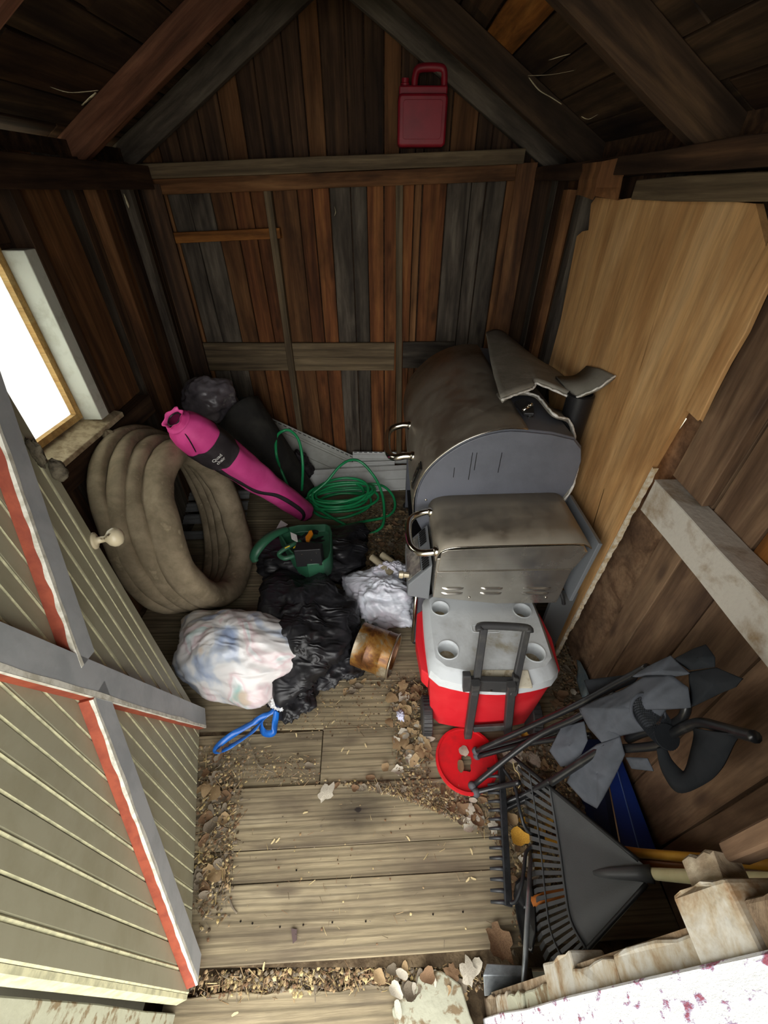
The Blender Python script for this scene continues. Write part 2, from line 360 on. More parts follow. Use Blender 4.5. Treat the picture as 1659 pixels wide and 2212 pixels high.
# ---- right wall
wr = MB()
for lo, hi in (((XR + .09, -.08, -.1), (XR + .11, 1.0, 1.75)), ((XR + .09, 1.11, -.1), (XR + .11, YB + .05, 1.75)), ((XR + .09, 1.0, -.1), (XR + .11, 1.11, .87)), ((XR + .09, 1.0, 1.13), (XR + .11, 1.11, 1.75))): wr.box(lo, hi)
wr = wr.build('wall_right', M['darkwood']); wr['kind'] = 'structure'
ed = [.0, .16, .33, .50, .66, .80, .90]
for i in range(len(ed) - 1):
    for z0, z1, mt in ((0, .925, 'lowerwall'), (.926, 1.66, 'roof_orange' if i in (2, 3) else 'lowerwall')):
        board('siding_board', (XR + .078, (ed[i] + ed[i + 1]) / 2, z0), (XR + .078, (ed[i] + ed[i + 1]) / 2, z1), (-1, 0, 0), ed[i + 1] - ed[i] - .006, .018, M[mt], wr, jit=.002, seg=4)
k = MB(); k.prism([(XR + .069, .90, 0), (XR + .069, 1.20, 0), (XR + .069, 1.20, .86), (XR + .069, 1.074, .868), (XR + .069, 1.021, 1.115), (XR + .069, 1.20, 1.135), (XR + .069, 1.20, 1.66), (XR + .069, .90, 1.66)], (.018, 0, 0)); k.build('siding_board', M['lowerwall'], wr)
y = 1.2
while y < YB - .02:
    b = min(y + U(.09, .15), YB)
    board('siding_board', (XR + .078, (y + b) / 2, 0), (XR + .078, (y + b) / 2, 1.66), (-1, 0, 0), b - y - .006, .018, M[random.choice(['brown', 'darkwood', 'grey'])], wr, jit=.002, seg=3)
    y = b
board('stud', (XR + .03, 1.99, 0), (XR + .03, 1.97, 1.6), (-1, 0, 0), .05, .05, M['grey'], wr, jit=.002)
board('stud', (XR + .04, 2.22, 0), (XR + .04, 2.2, 1.6), (-1, 0, 0), .05, .04, M['brown'], wr, jit=.002)
board('stud', (XR + .05, .865, 0.99), (XR + .05, .865, 1.64), (-1, 0, 0), .13, .03, M['lowerwall'], wr, jit=.003, seg=5)
M['railpaint'] = plain('worn_white_rail', '#cfc9bd', .8, var='#9a8466', vs=9, bmp=.5, bs=50, lo=.5, hi=.68, col3='#6f5a44')
board('rail', (XR + .03, -.0, .925), (XR + .03, .93, .925), (-1, 0, 0), .1, .075, M['railpaint'], wr, jit=.003, seg=7)
board('plate', (XR + .02, -.0, 1.615), (XR + .02, 1.5, 1.6), (-1, 0, 0), .045, .10, M['stud'], wr, jit=.003, seg=7)
board('plate', (XR + .02, -.0, 1.658), (XR + .02, 2.5, 1.658), (-1, 0, 0), .05, .13, M['darkwood'], wr, jit=.004, seg=9)
board('post_end', (XR - .05, 1.70, 1.672), (XR - .05, 1.70, 1.585), (-1, 0, 0), .16, .08, M['brown'], wr, jit=.008, seg=4)

# ---- front wall (the doorway is in it) and the outer trims
wf = MB()
wf.box((XL - .05, -.09, -.1), (-.535, -.0, 2.3)); wf.box((.33, -.09, -.1), (XR + .11, .0, 2.3)); wf.box((-.535, -.09, 1.93), (.33, 0, 2.3))
wf = wf.build('wall_front', M['darkwood']); wf['kind'] = 'structure'
board('stud', (.345, .02, 0), (.345, .02, 1.85), (-1, 0, 0), .05, .085, M['lowerwall'], wf, jit=.002)
board('stud', (-.55, -.01, -.05), (-.55, -.01, 1.85), (1, 0, 0), .07, .05, M['sillpaint'], wf, jit=.003, seg=8)
board('header', (-.52, -.03, 1.95), (.3, -.03, 1.95), (0, 0, -1), .09, .05, M['darkwood'], wf)
M['chip'] = None
m, nt, b, out = newmat('chipped_white_paint'); co = coords(nt, (16, 50, 50), False)
n = N(nt, 'ShaderNodeTexNoise', Scale=1.6, Detail=5.0, Roughness=.7); nt.links.new(co, n.inputs['Vector'])
r = ramp(nt, n.outputs[0], [(.0, '#eef0f2'), (.57, '#e8ebee'), (.60, '#a79bb8'), (.65, '#9c4a58'), (.71, '#6c5a78')]); nt.links.new(r.outputs[0], b.inputs['Base Color']); b.inputs['Roughness'].default_value = .7
bump(nt, b, n.outputs[0], .5, .004); M['chip'] = m
M['rotpaint'] = plain('weathered_wood_with_old_paint', '#b9b6ac', .85, var='#a3967f', vs=22, bmp=.9, bs=35, lo=.4, hi=.55, col3='#85694a')
tr_ = board('trim_1', (.262, -.043, -.05), (.262, -.02, 2.0), (-1, 0, 0), .12, .022, M['chip'], None, jit=.002, seg=8); tr_['kind'] = 'structure'
jb = MB().box((.268, -.01, -.06), (.33, .055, 2.0)).build('trim_2', M['rot']); jb['kind'] = 'structure'
# rotten, broken ends of the wall boards along the jamb: pieces stacked up the jamb
z = -.05
while z < 1.9:
    h = U(.07, .2); pr = random.choice([-.006, 0, 0, .004, .012]); xx = .257 + U(-.001, .006)
    yy = .045 + .018 * (z / 1.2) + pr
    k = MB(); ns = 5; lp = []
    for i in range(ns + 1): lp.append((xx + U(-.002, .002), yy + U(-.003, .003), z + h * i / ns))
    lp += [(xx, .012, z + h), (xx, .012, z)]
    k.prism(lp, (.05, 0, 0))
    k.build('board_end', M[random.choice(['rot', 'rotpaint', 'rotpaint', 'sillpaint'])], jb, bevel=.003)
    z += h - .002
board('board_end', (.28, .082, 1.12), (.28, .080, 1.17), (-1, .1, 0), .026, .02, M['rot'], jb, jit=.003, seg=4)
board('board_end', (.29, .088, 1.17), (.29, .088, 1.6), (-1, .1, 0), .014, .02, M['lowerwall'], jb, jit=.002, seg=4)

# ---- roof: boards on trusses
SL = .57; RX = -.21
def roofz(x): return 2.315 - abs(x - RX) * SL
ce = MB()
for s in (-1, 1):
    xe = RX + s * 1.25
    ce.hexa([(RX, -.35, 2.37), (xe, -.35, roofz(xe) + .055), (xe, YB + .15, roofz(xe) + .055), (RX, YB + .15, 2.37)], [(RX, -.35, 2.4), (xe, -.35, roofz(xe) + .085), (xe, YB + .15, roofz(xe) + .085), (RX, YB + .15, 2.4)])
ce = ce.build('ceiling', M['roof']); ce['kind'] = 'structure'
for s in (-1, 1):
    nrm = V((-s * SL, 0, -1)).normalized() * 1
    nrm = V((-s * .495, 0, -.869))
    d = .02; k = 0
    while d < 1.38:
        wd = U(.11, .17); dm = d + wd / 2; x = RX + s * dm * .869; z = roofz(x) + .035
        y0 = -.3
        while y0 < YB:
            y1 = min(YB + .1, y0 + U(.7, 1.6))
            mt = 'roof_orange' if (s > 0 and (k in (2, 5)) and y0 < 1.9) else ('roof' if R() < .7 else 'darkwood')
            board('roof_board', (x, y0, z), (x, y1 - .004, z), nrm, wd - .006, .016, M[mt], ce, jit=.003, seg=3)
            y0 = y1
        d += wd; k += 1
    for yr, mt in ((.55, 'rafter'), (1.33, 'rafter' if s < 0 else 'roof'), (2.1, 'rafter' if s < 0 else 'roof'), (2.5, 'grey')):
        xe = RX + s * 1.1
        board('rafter', (RX - s * .0, yr, 2.315 - .03), (xe, yr, roofz(xe) - .03), (0, -1, 0), .095, .042, M[mt], ce, jit=.002, seg=5)
for yr in (2.1, 1.33, .55):
    board('collar_tie', (-.46, yr - .03, 2.125), (.03, yr - .03, 2.125), (0, -1, 0), .075, .02, M['stud'], ce)

# ---- door leaf, swung inwards against the left side
ex = V((-.3003, .9538, 0)); nx = V((.9538, .3003, 0)); hz = V((-.5, .05, 0))
def DP(s, z, n=0): return hz + ex * s + nx * n + V((0, 0, z))
M['door'] = plain('olive_beige_door_paint', '#9a9780', .55, var='#8d8970', vs=6, bmp=.25, bs=22, lo=.45, hi=.7)
M['doorgroove'] = plain('cream_bead_paint', '#d0cda8', .6, var='#aaa88a', vs=40)
M['brace'] = plain('grey_brace_paint', '#a9acae', .5, var='#9a9ea0', vs=9, bmp=.2, bs=30)
M['braceside'] = plain('brick_red_brace_edge', '#a8543c', .6, var='#8f4433', vs=20, bmp=.2)
M['braceworn'] = plain('bare_white_worn_edge', '#e4e2d6', .7, var='#bdb9a8', vs=40)
dw, dh = .725, 1.86
dr = MB().prism([DP(.004, .012, -.018), DP(dw - .004, .012, -.018), DP(dw - .004, .012, -.004), DP(.004, .012, -.004)], (0, 0, dh - .02)).build('door_1', M['door']); dr['kind'] = 'structure'
nb_ = 9; bw = dw / nb_
for i in range(nb_):
    # bead board: flat, half-round bead, flat
    prof = [(0.0008, 0), (0.0008, .010), (.003, .013), (bw / 2 - .0055, .013), (bw / 2 - .004, .0095), (bw / 2 - .002, .0125), (bw / 2, .0138), (bw / 2 + .002, .0125), (bw / 2 + .004, .0095), (bw / 2 + .0055, .013), (bw - .003, .013), (bw - .0008, .010), (bw - .0008, 0)]
    k = MB(); lp = [DP(i * bw + a, .01 + U(-.004, .004) * 0, -.004 + b) for a, b in prof]
    k.prism(lp, (0, 0, dh)); nP = len(prof)
    me, c = k.mesh('bead_board', [M['door'], M['doorgroove']])
    for f in me.polygons:
        if f.index in (4, 5, 6, 7, 1, 10): f.material_index = 1
    put('bead_board', me, dr, Matrix.Translation(c))
def brace(s0, z0, s1, z1, wd, t, nm='brace'):
    a, b = V((s0, z0)), V((s1, z1)); d = (b - a).normalized(); pr = V((-d.y, d.x)) * wd / 2
    if pr.x > 0: pr = -pr
    q = [a + pr, a - pr, b - pr, b + pr]      # pr side = hinge side
    k = MB(); n0, n1 = .0095, .0095 + t
    lo = [DP(p.x, p.y, n0) for p in q]; hi = [DP(p.x, p.y, n1) for p in q]
    k.m = 0; k.add(hi, [(0, 1, 2, 3)]); k.m = 1
    k.add(lo + hi, [(0, 1, 5, 4), (1, 2, 6, 5), (2, 3, 7, 6), (3, 0, 4, 7), (3, 2, 1, 0)])
    me, c = k.mesh(nm, [M['brace'], M['braceside']])
    o = put(nm, me, dr, Matrix.Translation(c))
    # worn ragged white arris on the hinge-side edge
    e = MB(); n = 60; rows = [[], []]
    for i in range(n + 1):
        f = i / n; p = q[0].lerp(q[3], f); wv = (.004 + .005 * (noise.noise(V((s0 * 9, f * 14, 3))) + 1)); pi = p - pr.normalized() * wv
        rows[0].append(DP(p.x, p.y, n1 + .0006)); rows[1].append(DP(pi.x, pi.y, n1 + .0006))
    e.grid(rows)
    rows = [[], []]
    for i in range(n + 1):
        f = i / n; p = q[0].lerp(q[3], f) + pr.normalized() * .0006; wv = .002 + .004 * (noise.noise(V((z0 * 9, f * 20, 9))) + 1)
        rows[0].append(DP(p.x, p.y, n1 + .0006)); rows[1].append(DP(p.x, p.y, n1 - wv))
    e.grid(rows)
    e.build('worn_edge', M['braceworn'], o)
    return o
brace(.70, .03, .02, 1.80, .068, .026)
brace(.035, .02, .385, .80, .062, .026)
brace(.415, .865, .72, 1.50, .062, .026)
# knob
M['knob'] = plain('chipped_cream_knob_paint', '#cfc3a4', .35, var='#4a3a26', vs=22, lo=.6, hi=.66, spec=.6)
kc = DP(.715, .93, .009)
kb = MB().lathe([(.0001, 0), (.021, 0), (.021, .003), (.016, .006), (.0085, .008), (.0075, .024), (.011, .028), (.019, .034), (.0235, .043), (.0235, .05), (.019, .059), (.010, .064), (.0001, .065)], kc, nx, seg=28).build('door_knob', M['knob'], dr, smooth=True)
# mud dauber nest on the door
M['mud'] = plain('dry_mud', '#6b6455', .95, var='#4b453b', vs=60, bmp=.8, bs=120, spec=.1)
def blobmesh(c, r, seed=0, nu=24, nv=16, amp=.2, fr=2.0, rot=None, flat=None, ridge=0, smoothb=True, bottom=None):
    c = V(c); rows = []
    for i in range(nv + 1):
        th_ = math.pi * i / nv; row = []
        for k in range(nu):
            ph = 2 * math.pi * k / nu
            d = V((math.sin(th_) * math.cos(ph), math.sin(th_) * math.sin(ph), math.cos(th_)))
            q = 1 + amp * noise.fractal(d * fr + V((seed * 7.3, seed, -seed)), .9, 2.1, 4)
            if ridge: q += ridge * (abs(noise.noise(d * fr * 2.7 + V((seed, 3, 1)))) * 2 - .3) * -1 + ridge * .5 * (-abs(noise.noise(d * fr * 6 + V((5, seed, 1)))))
            p = V((d.x * r[0] * q, d.y * r[1] * q, d.z * r[2] * q))
            if rot: p = rot @ p
            p = c + p
            if bottom is not None and p.z < bottom: p.z = bottom + (p.z - bottom) * .03
            row.append(p)
        rows.append(row)
    return rows
MB().grid(blobmesh(DP(.715, 1.13, .02), (.016, .016, .026), 3, amp=.25), True).build('mud_nest', M['mud'], dr, smooth=True)
MB().grid(blobmesh(DP(.685, 1.19, .015), (.012, .01, .03), 5, amp=.5), True).build('mud_nest', M['mud'], dr, smooth=True)
# hinge-side bare edge
e = MB(); e.prism([DP(-.002, .01, -.02), DP(.0, .01, .006), DP(-.008, .01, .004), DP(-.01, .01, -.02)], (0, 0, dh)).build('door_edge', M['doorgroove'], dr)

# ================================================================ THINGS
# ---------------------------------------------------------------- plywood sheet on the right wall
px_ = XR - .006
loop = [(0.75, 1.009, 0.042), (0.75, 1.853, 0.968), (0.75, 1.845, 1.174), (0.75, 1.891, 1.461), (0.75, 1.849, 1.479), (0.75, 1.798, 1.486), (0.75, 1.833, 1.562), (0.75, 1.784, 1.595), (0.75, 1.628, 1.576), (0.75, 1.502, 1.585), (0.75, 1.281, 1.585), (0.75, 1.243, 1.578), (0.75, 1.137, 1.582), (0.75, 1.021, 1.579)]
loop += [(.75, .925, 1.50), (.75, .945, 1.2), (.75, .96, 1.05), (.75, .985, .8), (.75, .99, .5), (.75, 1.005, .2), (.75, 1.01, .004)]
loop = [(XR + .009, p[1], max(.003, p[2])) for p in loop]
cy = sum(p[1] for p in loop) / len(loop)
fr = frame((XR, 1.4, 0), (XR, 1.4, 1.6), (-1, 0, 0)); fri = fr.inverted()
k = MB(); k.prism(loop, (-.016, 0, 0)); k.v = [fri @ p for p in k.v]
me, c = k.mesh('plywood_sheet', M['ply'], local=False)
plyo = put('plywood_sheet', me, None, fr)
tag(plyo, 'tall golden tan plywood sheet covering the right wall behind the grill', 'plywood')
# splintered pale edge of the sheet
M['splinter'] = plain('pale_splintered_wood', '#e6ddc8', .8, var='#c7ad84', vs=50)
e = MB(); n = 90; a = V((XR - .0085, 1.008, .004)); b = V((XR - .0085, .958, 1.0)); r0 = []; r1 = []; r2 = []
for i in range(n + 1):
    f = i / n; p = a.lerp(b, f); j = .004 * noise.noise(V((f * 25, 1, 2))) + .003 * noise.noise(V((f * 80, 4, 2)))
    wdt = max(0.0008, .005 + .006 * noise.noise(V((f * 9, 7, 2))) + .003 * noise.noise(V((f * 50, 1, 9))))
    r0.append(p + V((-.0004, .002, 0))); r1.append(p + V((-.001, -wdt + j, 0))); r2.append(p + V((.014, -wdt + j, 0)))
e.grid([r0, r1, r2]).build('splintered_edge', M['splinter'], plyo)
k = board('plywood_strip', (XR - .015, .90, 1.18), (XR - .015, .90, 1.57), (-1, 0, 0), .055, .012, M['ply'], None, jit=.003, seg=6)
tag(k, 'narrow strip of torn plywood nailed upright beside the big sheet', 'plywood')

# ---------------------------------------------------------------- metals and plastics
def brushed(name, col, rough=.32, axis='Y', dust=.35, dustc='#8d8778'):
    m, nt, b, out = newmat(name); b.inputs['Metallic'].default_value = .85
    sc = {'Y': (60, 1.5, 60), 'X': (1.5, 60, 60), 'Z': (60, 60, 1.5)}[axis]
    co = coords(nt, sc, False); n = N(nt, 'ShaderNodeTexNoise', Scale=2.0, Detail=3.0); nt.links.new(co, n.inputs['Vector'])
    r = ramp(nt, n.outputs[0], [(.3, col), (.7, col)])
    co2 = coords(nt, (6, 6, 6), False); n2 = N(nt, 'ShaderNodeTexNoise', Scale=1.4, Detail=6.0, Roughness=.65); nt.links.new(co2, n2.inputs['Vector'])
    dr = ramp(nt, n2.outputs[0], [(.4, '#000000'), (.7, '#ffffff')])
    mu = N(nt, 'ShaderNodeMath', operation='MULTIPLY'); nt.links.new(dr.outputs[0], mu.inputs[0]); mu.inputs[1].default_value = dust
    nt.links.new(mixc(nt, mu.outputs[0], r.outputs[0], hx(dustc)), b.inputs['Base Color'])
    ro = N(nt, 'ShaderNodeMapRange'); nt.links.new(mu.outputs[0], ro.inputs[0]); ro.inputs[3].default_value = rough; ro.inputs[4].default_value = .8
    nt.links.new(ro.outputs[0], b.inputs['Roughness'])
    mm = N(nt, 'ShaderNodeMapRange'); nt.links.new(mu.outputs[0], mm.inputs[0]); mm.inputs[3].default_value = .88; mm.inputs[4].default_value = .3
    nt.links.new(mm.outputs[0], b.inputs['Metallic'])
    bump(nt, b, n.outputs[0], .06, .002)
    return m
M['steel_lid'] = brushed('brushed_steel_lid', '#b0a798', .42, 'Y', .75, '#8f8777')
M['steel_hop'] = brushed('brushed_steel_hopper', '#cdc8be', .22, 'X', .16, '#a59d8e')
M['steel_top'] = brushed('dusty_steel_top', '#a39b8c', .5, 'X', .95, '#9a9283')
M['chrome'] = plain('satin_chrome', '#d8d2c4', .18, metal=1)
M['greypow'] = plain('grey_powder_coat', '#6c6f78', .5, bmp=.15, bs=400, spec=.4, var='#62656d', vs=4)
M['greypow2'] = plain('light_grey_panel', '#7c8084', .5, bmp=.1, bs=300)
M['black'] = plain('black_powder_coat', '#1c1c1e', .45, bmp=.1, bs=200)
M['blackpl'] = plain('dusty_black_plastic', '#2b2b2c', .5, var='#4a4844', vs=18, lo=.5, hi=.8)
M['darkslot'] = plain('dark_slot', '#0c0c0c', .9)

# ---------------------------------------------------------------- pellet grill
gr = thing('pellet_grill', 'large stainless pellet grill with rounded lid against the plywood wall', 'grill', (.42, 1.5, 0))
Y0, Y1 = 1.215, 2.13
# barrel section in xz (front is -x)
lid = [(.113, .64), (.112, .70), (.121, .76), (.142, .815), (.172, .86), (.21, .90), (.255, .935), (.305, .962), (.36, .98), (.415, .988), (.47, .985)]
rear = [(.47, .985), (.56, .975), (.64, .955), (.675, .92), (.69, .87), (.69, .70), (.675, .60), (.62, .52), (.53, .47), (.42, .455), (.30, .46), (.2, .49), (.145, .54), (.118, .60), (.113, .64)]
sec = [V((x, 0, z)) for x, z in curve([(a, b, 0) for a, b in [(p[0], p[1]) for p in lid]], 2) and [(p[0], p[1]) for p in lid]] + [V((x, 0, z)) for x, z in rear[1:-1]]
k = MB(); ins = [V((.40 + (p.x - .40) * .985, 0, .72 + (p.z - .72) * .985)) for p in sec]
k.prism([p + V((0, Y0 + .006, 0)) for p in ins], (0, Y1 - Y0 - .012, 0)).build('barrel_body', M['greypow'], gr, bevel=.006, auto=40)
rows = []
for y in (Y0 - .004, Y0 - .0035, Y0 + .3, Y1 - .3, Y1): rows.append([V((.40 + (x - .40) * 1.004, y, .72 + (z - .72) * 1.006)) for x, z, _ in curve([(a, b, 0) for a, b in lid], 3)])
ldo = MB().grid(rows).build('lid', M['steel_lid'], gr, smooth=True, solid=.004, off=1)
# bright rim along the near edge of the lid
rim = [V((.40 + (x - .40) * 1.008, Y0 - .005, .72 + (z - .72) * 1.012)) for x, z, _ in curve([(a, b, 0) for a, b in lid], 3)]
MB().tube(rim, .0022, 6).build('lid_rim', M['chrome'], ldo, smooth=True)
MB().tube([p + V((0, Y1 - Y0 + .006, 0)) for p in rim], .0022, 6).build('lid_rim', M['chrome'], ldo, smooth=True)
# near end plate with its folded front edge
ep = [(x, z) for x, z, _ in curve([(a, b, 0) for a, b in lid], 2)] + rear[1:-1]
MB().prism([V((.40 + (x - .40) * .97, Y0 - .003, .72 + (z - .72) * .965)) for x, z in ep], (0, .008, 0)).build('end_plate', M['greypow'], gr, bevel=.003)
for (x, z) in ((.155, .70), (.655, .70)):
    MB().lathe([(.0001, .003), (.004, .002), (.005, 0)], (x, Y0 - .003, z), (0, -1, 0), 12).build('screw', M['chrome'], gr, smooth=True)
# rear shelf of the lid with hinge bolts
for (x, y, z) in ((.50, 1.30, .988), (.50, 1.36, .988), (.53, 1.72, .985), (.53, 2.08, .985)):
    MB().lathe([(.0001, .014), (.006, .013), (.007, .008), (.007, .004), (.011, .004), (.011, 0)], (x, y, z), (0, 0, 1), 10).build('hinge_bolt', M['blackpl'], gr)
MB().prism([(.478, 1.30, .992), (.47, 1.40, .992), (.505, 1.41, 1.0), (.525, 1.36, 1.0), (.51, 1.29, .996)], (0, 0, .012)).build('lid_hinge', M['black'], gr, bevel=.003)
MB().tube([(.478, 1.315, 1.006), (.512, 1.335, 1.02)], .006, 8).build('wing_nut', M['chrome'], gr, smooth=True)
MB().tube([(.492, 1.335, 1.01), (.50, 1.31, 1.03)], .005, 8).build('wing_nut', M['chrome'], gr, smooth=True)
for (x, z0, z1) in ((.30, .79, .90), (.315, .83, .90), (.40, .82, .90), (.245, .80, .84)):
    MB().box((x, Y0 - .0042, z0), (x + .0022, Y0 - .003, z1)).build('scratch', M['black'], gr)
# badge on the front of the lid, near lower corner
bd = MB()
def onlid(t, y, off=.006):
    P = curve([(a, b, 0) for a, b in lid], 8); i = min(len(P) - 2, int(t * (len(P) - 1))); p = P[i]; q = P[i + 1]; d = (q - p).normalized(); nn = V((-d.y, 0, d.x))
    return V((p.x, y, p.y)) + nn * off
bd.grid([[onlid(t, y, .008) for t in (.15, .2, .25, .30)] for y in (1.235, 1.29)]).build('badge', M['black'], gr, solid=.003)
bd = MB()
for (ta, ya, tb, yb_) in ((.16, 1.24, .29, 1.24), (.29, 1.24, .29, 1.285), (.29, 1.285, .16, 1.285), (.16, 1.285, .16, 1.24), (.18, 1.262, .27, 1.262), (.18, 1.262, .23, 1.25), (.27, 1.262, .23, 1.275)):
    bd.tube([onlid(ta, ya, .0115), onlid(tb, yb_, .0115)], .0013, 5)
bd.build('badge_emblem', M['chrome'], gr)
# lid handle
hp = [onlid(.2, 1.70, .0), V((.085, 1.70, .762)), V((.045, 1.695, .752)), V((.024, 1.675, .745)), V((.015, 1.63, .74)), V((.015, 1.52, .74)), V((.024, 1.46, .745)), V((.045, 1.43, .752)), V((.085, 1.425, .762)), onlid(.2, 1.425, .0)]
MB().tube(curve(hp, 6), .0145, 14).build('lid_handle', M['chrome'], gr, smooth=True)
for y in (1.70, 1.425):
    MB().lathe([(.02, 0), (.02, .012), (.0148, .016), (.0001, .016)], onlid(.2, y, .0), V((-1, 0, .1)), 16).build('handle_collar', M['chrome'], gr, smooth=True)
# ---- pellet hopper on the near end
hop = thing('x', None, None) if False else None
H0, H1 = .945, 1.213
fx, bx = .172, .665
side = [(fx, .475), (fx, .665), (fx + .012, .700), (fx + .05, .712), (.40, .722), (.60, .728), (.632, .724), (.648, .70), (bx - .02, .62), (.622, .60), (.615, .445), (.40, .44)]
lidtop = [(fx - .002, .655), (fx - .001, .675), (fx + .012, .700), (fx + .05, .714), (.30, .719), (.45, .7245), (.60, .729), (.632, .725), (.655, .71)]
k = MB(); k.prism([V((x, H0, z)) for x, z in [(fx, .475), (fx, .66), (.40, .68), (.655, .69), (.625, .60), (.612, .452), (.40, .44)]], (0, H1 - H0, 0)).build('hopper_body', M['steel_hop'], gr, bevel=.002)
# near face sheet in two panels with a joint line
MB().prism([V((x, H0 - .003, z)) for x, z in [(fx + .006, .605), (fx + .012, .69), (fx + .03, .70), (.40, .712), (.60, .72), (.632, .716), (.645, .69), (.622, .618)]], (0, .004, 0)).build('hopper_lid_end', M['steel_hop'], gr, bevel=.0015)
MB().prism([V((x, H0 - .005, z)) for x, z in [(fx, .475), (fx + .004, .602), (.40, .608), (.621, .615), (.615, .445), (.40, .44)]], (0, .005, 0)).build('hopper_side', M['steel_hop'], gr, bevel=.0015)
rows = []
for y in (H0 - .006, H0 + .08, H0 + .2, H1 + .015): rows.append([V((x + (.0 if y < H1 else 0), y, z)) for x, z, _ in curve([(a, b, 0) for a, b in lidtop], 3)])
hl = MB().grid(rows).build('hopper_lid', M['steel_top'], gr, smooth=True, solid=.004, off=1)
e = [V((x, H0 - .007, z + .002)) for x, z, _ in curve([(a, b, 0) for a, b in lidtop], 3)]
MB().tube(e, .002, 6).build('lid_rim', M['chrome'], hl, smooth=True)
# louvres in the hopper side: two rows, three pairs
lv = []
for (xa, xb) in ((.20, .275), (.335, .41), (.48, .575)):
    for zz in (.520, .495):
        k = MB(); pts = []; rows = []
        for i in range(9):
            f = i / 8; x = xa + (xb - xa) * f; hh = .0065 * math.sqrt(max(0, 1 - (2 * f - 1) ** 4))
            rows.append([V((x, H0 - .005, zz + .006)), V((x, H0 - .005 - hh, zz + .003)), V((x, H0 - .0045 - hh, zz - .003)), V((x, H0 - .004, zz - .006))])
        k.grid(rows).build('louvre', M['steel_hop'], gr, smooth=True)
for x in (.30, .57): MB().lathe([(.0001, .004), (.004, .003), (.005, 0)], (x, H0 - .005, .475), (0, -1, 0), 12).build('screw', M['chrome'], gr, smooth=True)
# hopper handle
hp = [(0.187, 1.18, 0.69), (0.128, 1.188, 0.69)] + [(.10, 1.165, .675), (.087, 1.13, .67), (.085, 1.06, .67), (.092, 1.0, .67), (.115, .96, .672), (.15, .95, .68), (.178, .95, .685)]
hp = [(.178, 1.16, .685), (.15, 1.165, .68), (.115, 1.155, .672), (.092, 1.125, .67), (.085, 1.08, .67), (.085, 1.035, .67), (.092, .99, .67), (.115, .962, .672), (.15, .953, .68), (.178, .955, .685)]
MB().tube(curve(hp, 6), .0118, 14).build('hopper_handle', M['chrome'], gr, smooth=True)
for y in (1.16, .955): MB().lathe([(.0165, 0), (.0165, .01), (.012, .013)], (.172, y, .684), (-1, 0, -.1), 14).build('handle_collar', M['chrome'], gr, smooth=True)
# control box below the handle: sloping face with dusty window, knob and vent slots
cb = [(.165, .60), (.085, .50), (.085, .44), (.165, .42)]
k = MB(); k.prism([V((x, .975, z)) for x, z in cb], (0, .215, 0)); cbo = k.build('control_box', M['greypow2'], gr, bevel=.004)
d = V((-.08, 0, -.10)).normalized(); nn = V((-.10, 0, .08)).normalized()
def CB(t, y, off=.002): return V((.165, y, .60)) + d * t + nn * off
for y in (1.02, 1.145):
    for i in range(6):
        k = MB(); k.tube([CB(.02 + i * .0135 * 0 + .014, y + (i - 2.5) * .0135 * .0, 0), CB(.04, y, 0)], .001, 4)
for side_ in (0, 1):
    for i in range(7):
        k = MB()
        yy = (.985 + i * .011) if side_ == 0 else (1.105 + i * .0115)
        t0, t1 = .012, .045
        k.prism([CB(t0, yy - .003, .0045), CB(t1, yy - .003, .0045), CB(t1, yy + .003, .0045), CB(t0, yy + .003, .0045)], -nn * .002)
        k.build('vent_slot', M['darkslot'], cbo)
M['display'] = plain('dusty_control_panel', '#6a6a66', .3, var='#a8a396', vs=30, spec=.6)
MB().prism([CB(.055, .99, .0045), CB(.122, .99, .0045), CB(.122, 1.17, .0045), CB(.055, 1.17, .0045)], -nn * .003).build('control_panel', M['display'], cbo)
MB().lathe([(.0001, .036), (.0125, .036), (.0145, .030), (.0145, .022), (.0105, .018), (.0105, 0)], CB(.115, 1.01, .005), V((-1, 0, .1)), 10).build('control_knob', plain('cream_steel_knob', '#d9cdb2', .3, metal=.7), cbo)
# legs, lower shelf pan, caster
for (x, y) in ((.15, 1.075), (.60, 1.075), (.15, 2.05), (.60, 2.05)):
    MB().hexa([(x - .017, y - .017, .03), (x + .017, y - .017, .03), (x + .017, y + .017, .03), (x - .017, y + .017, .03)], [(x - .017, y - .017, .5), (x + .017, y - .017, .5), (x + .017, y + .017, .5), (x - .017, y + .017, .5)]).build('leg', M['greypow'], gr, bevel=.003)
    MB().lathe([(.0001, -.011), (.028, -.011), (.03, -.006), (.03, .006), (.028, .011), (.0001, .011)], (x, y, .03), (0, 1, 0), 20).build('caster', M['blackpl'], gr, smooth=False)
MB().tube([(.125, 1.045, .06), (.125, 1.045, .40)], .008, 10).build('side_tube', M['chrome'], gr, smooth=True)
MB().box((.14, 1.05, .15), (.61, 2.06, .165)).build('bottom_shelf', M['black'], gr, bevel=.003)
MB().box((.615, .97, .03), (.70, .985, .46)).build('rear_panel', M['stud'] if False else plain('galvanised_sheet', '#9aa0a2', .4, metal=.7), gr)
# drain / lifting handle at the lower near corner
MB().tube([(.618, .955, .50), (.632, .94, .47), (.64, .935, .445)], .007, 8).build('latch', M['blackpl'], gr)
# smoke stack on the wall side
stk = thing('smoke_stack', None, None) if False else None
k = MB(); k.lathe([(.0001, 0), (.045, 0), (.045, .245), (.038, .25), (.036, .24), (.0001, .235)], (.703 - .02, 1.36, .80), (0, 0, 1), 28)
k.build('chimney', M['black'], gr, auto=40)
MB().prism([V((.655, H0 - .01, .46)), V((.668, H0 - .01, .46)), V((.705, H0 + .02, .705)), V((.69, H0 + .02, .71))], (0, .27, 0)).build('hopper_back_plate', M['greypow2'], gr, bevel=.002)

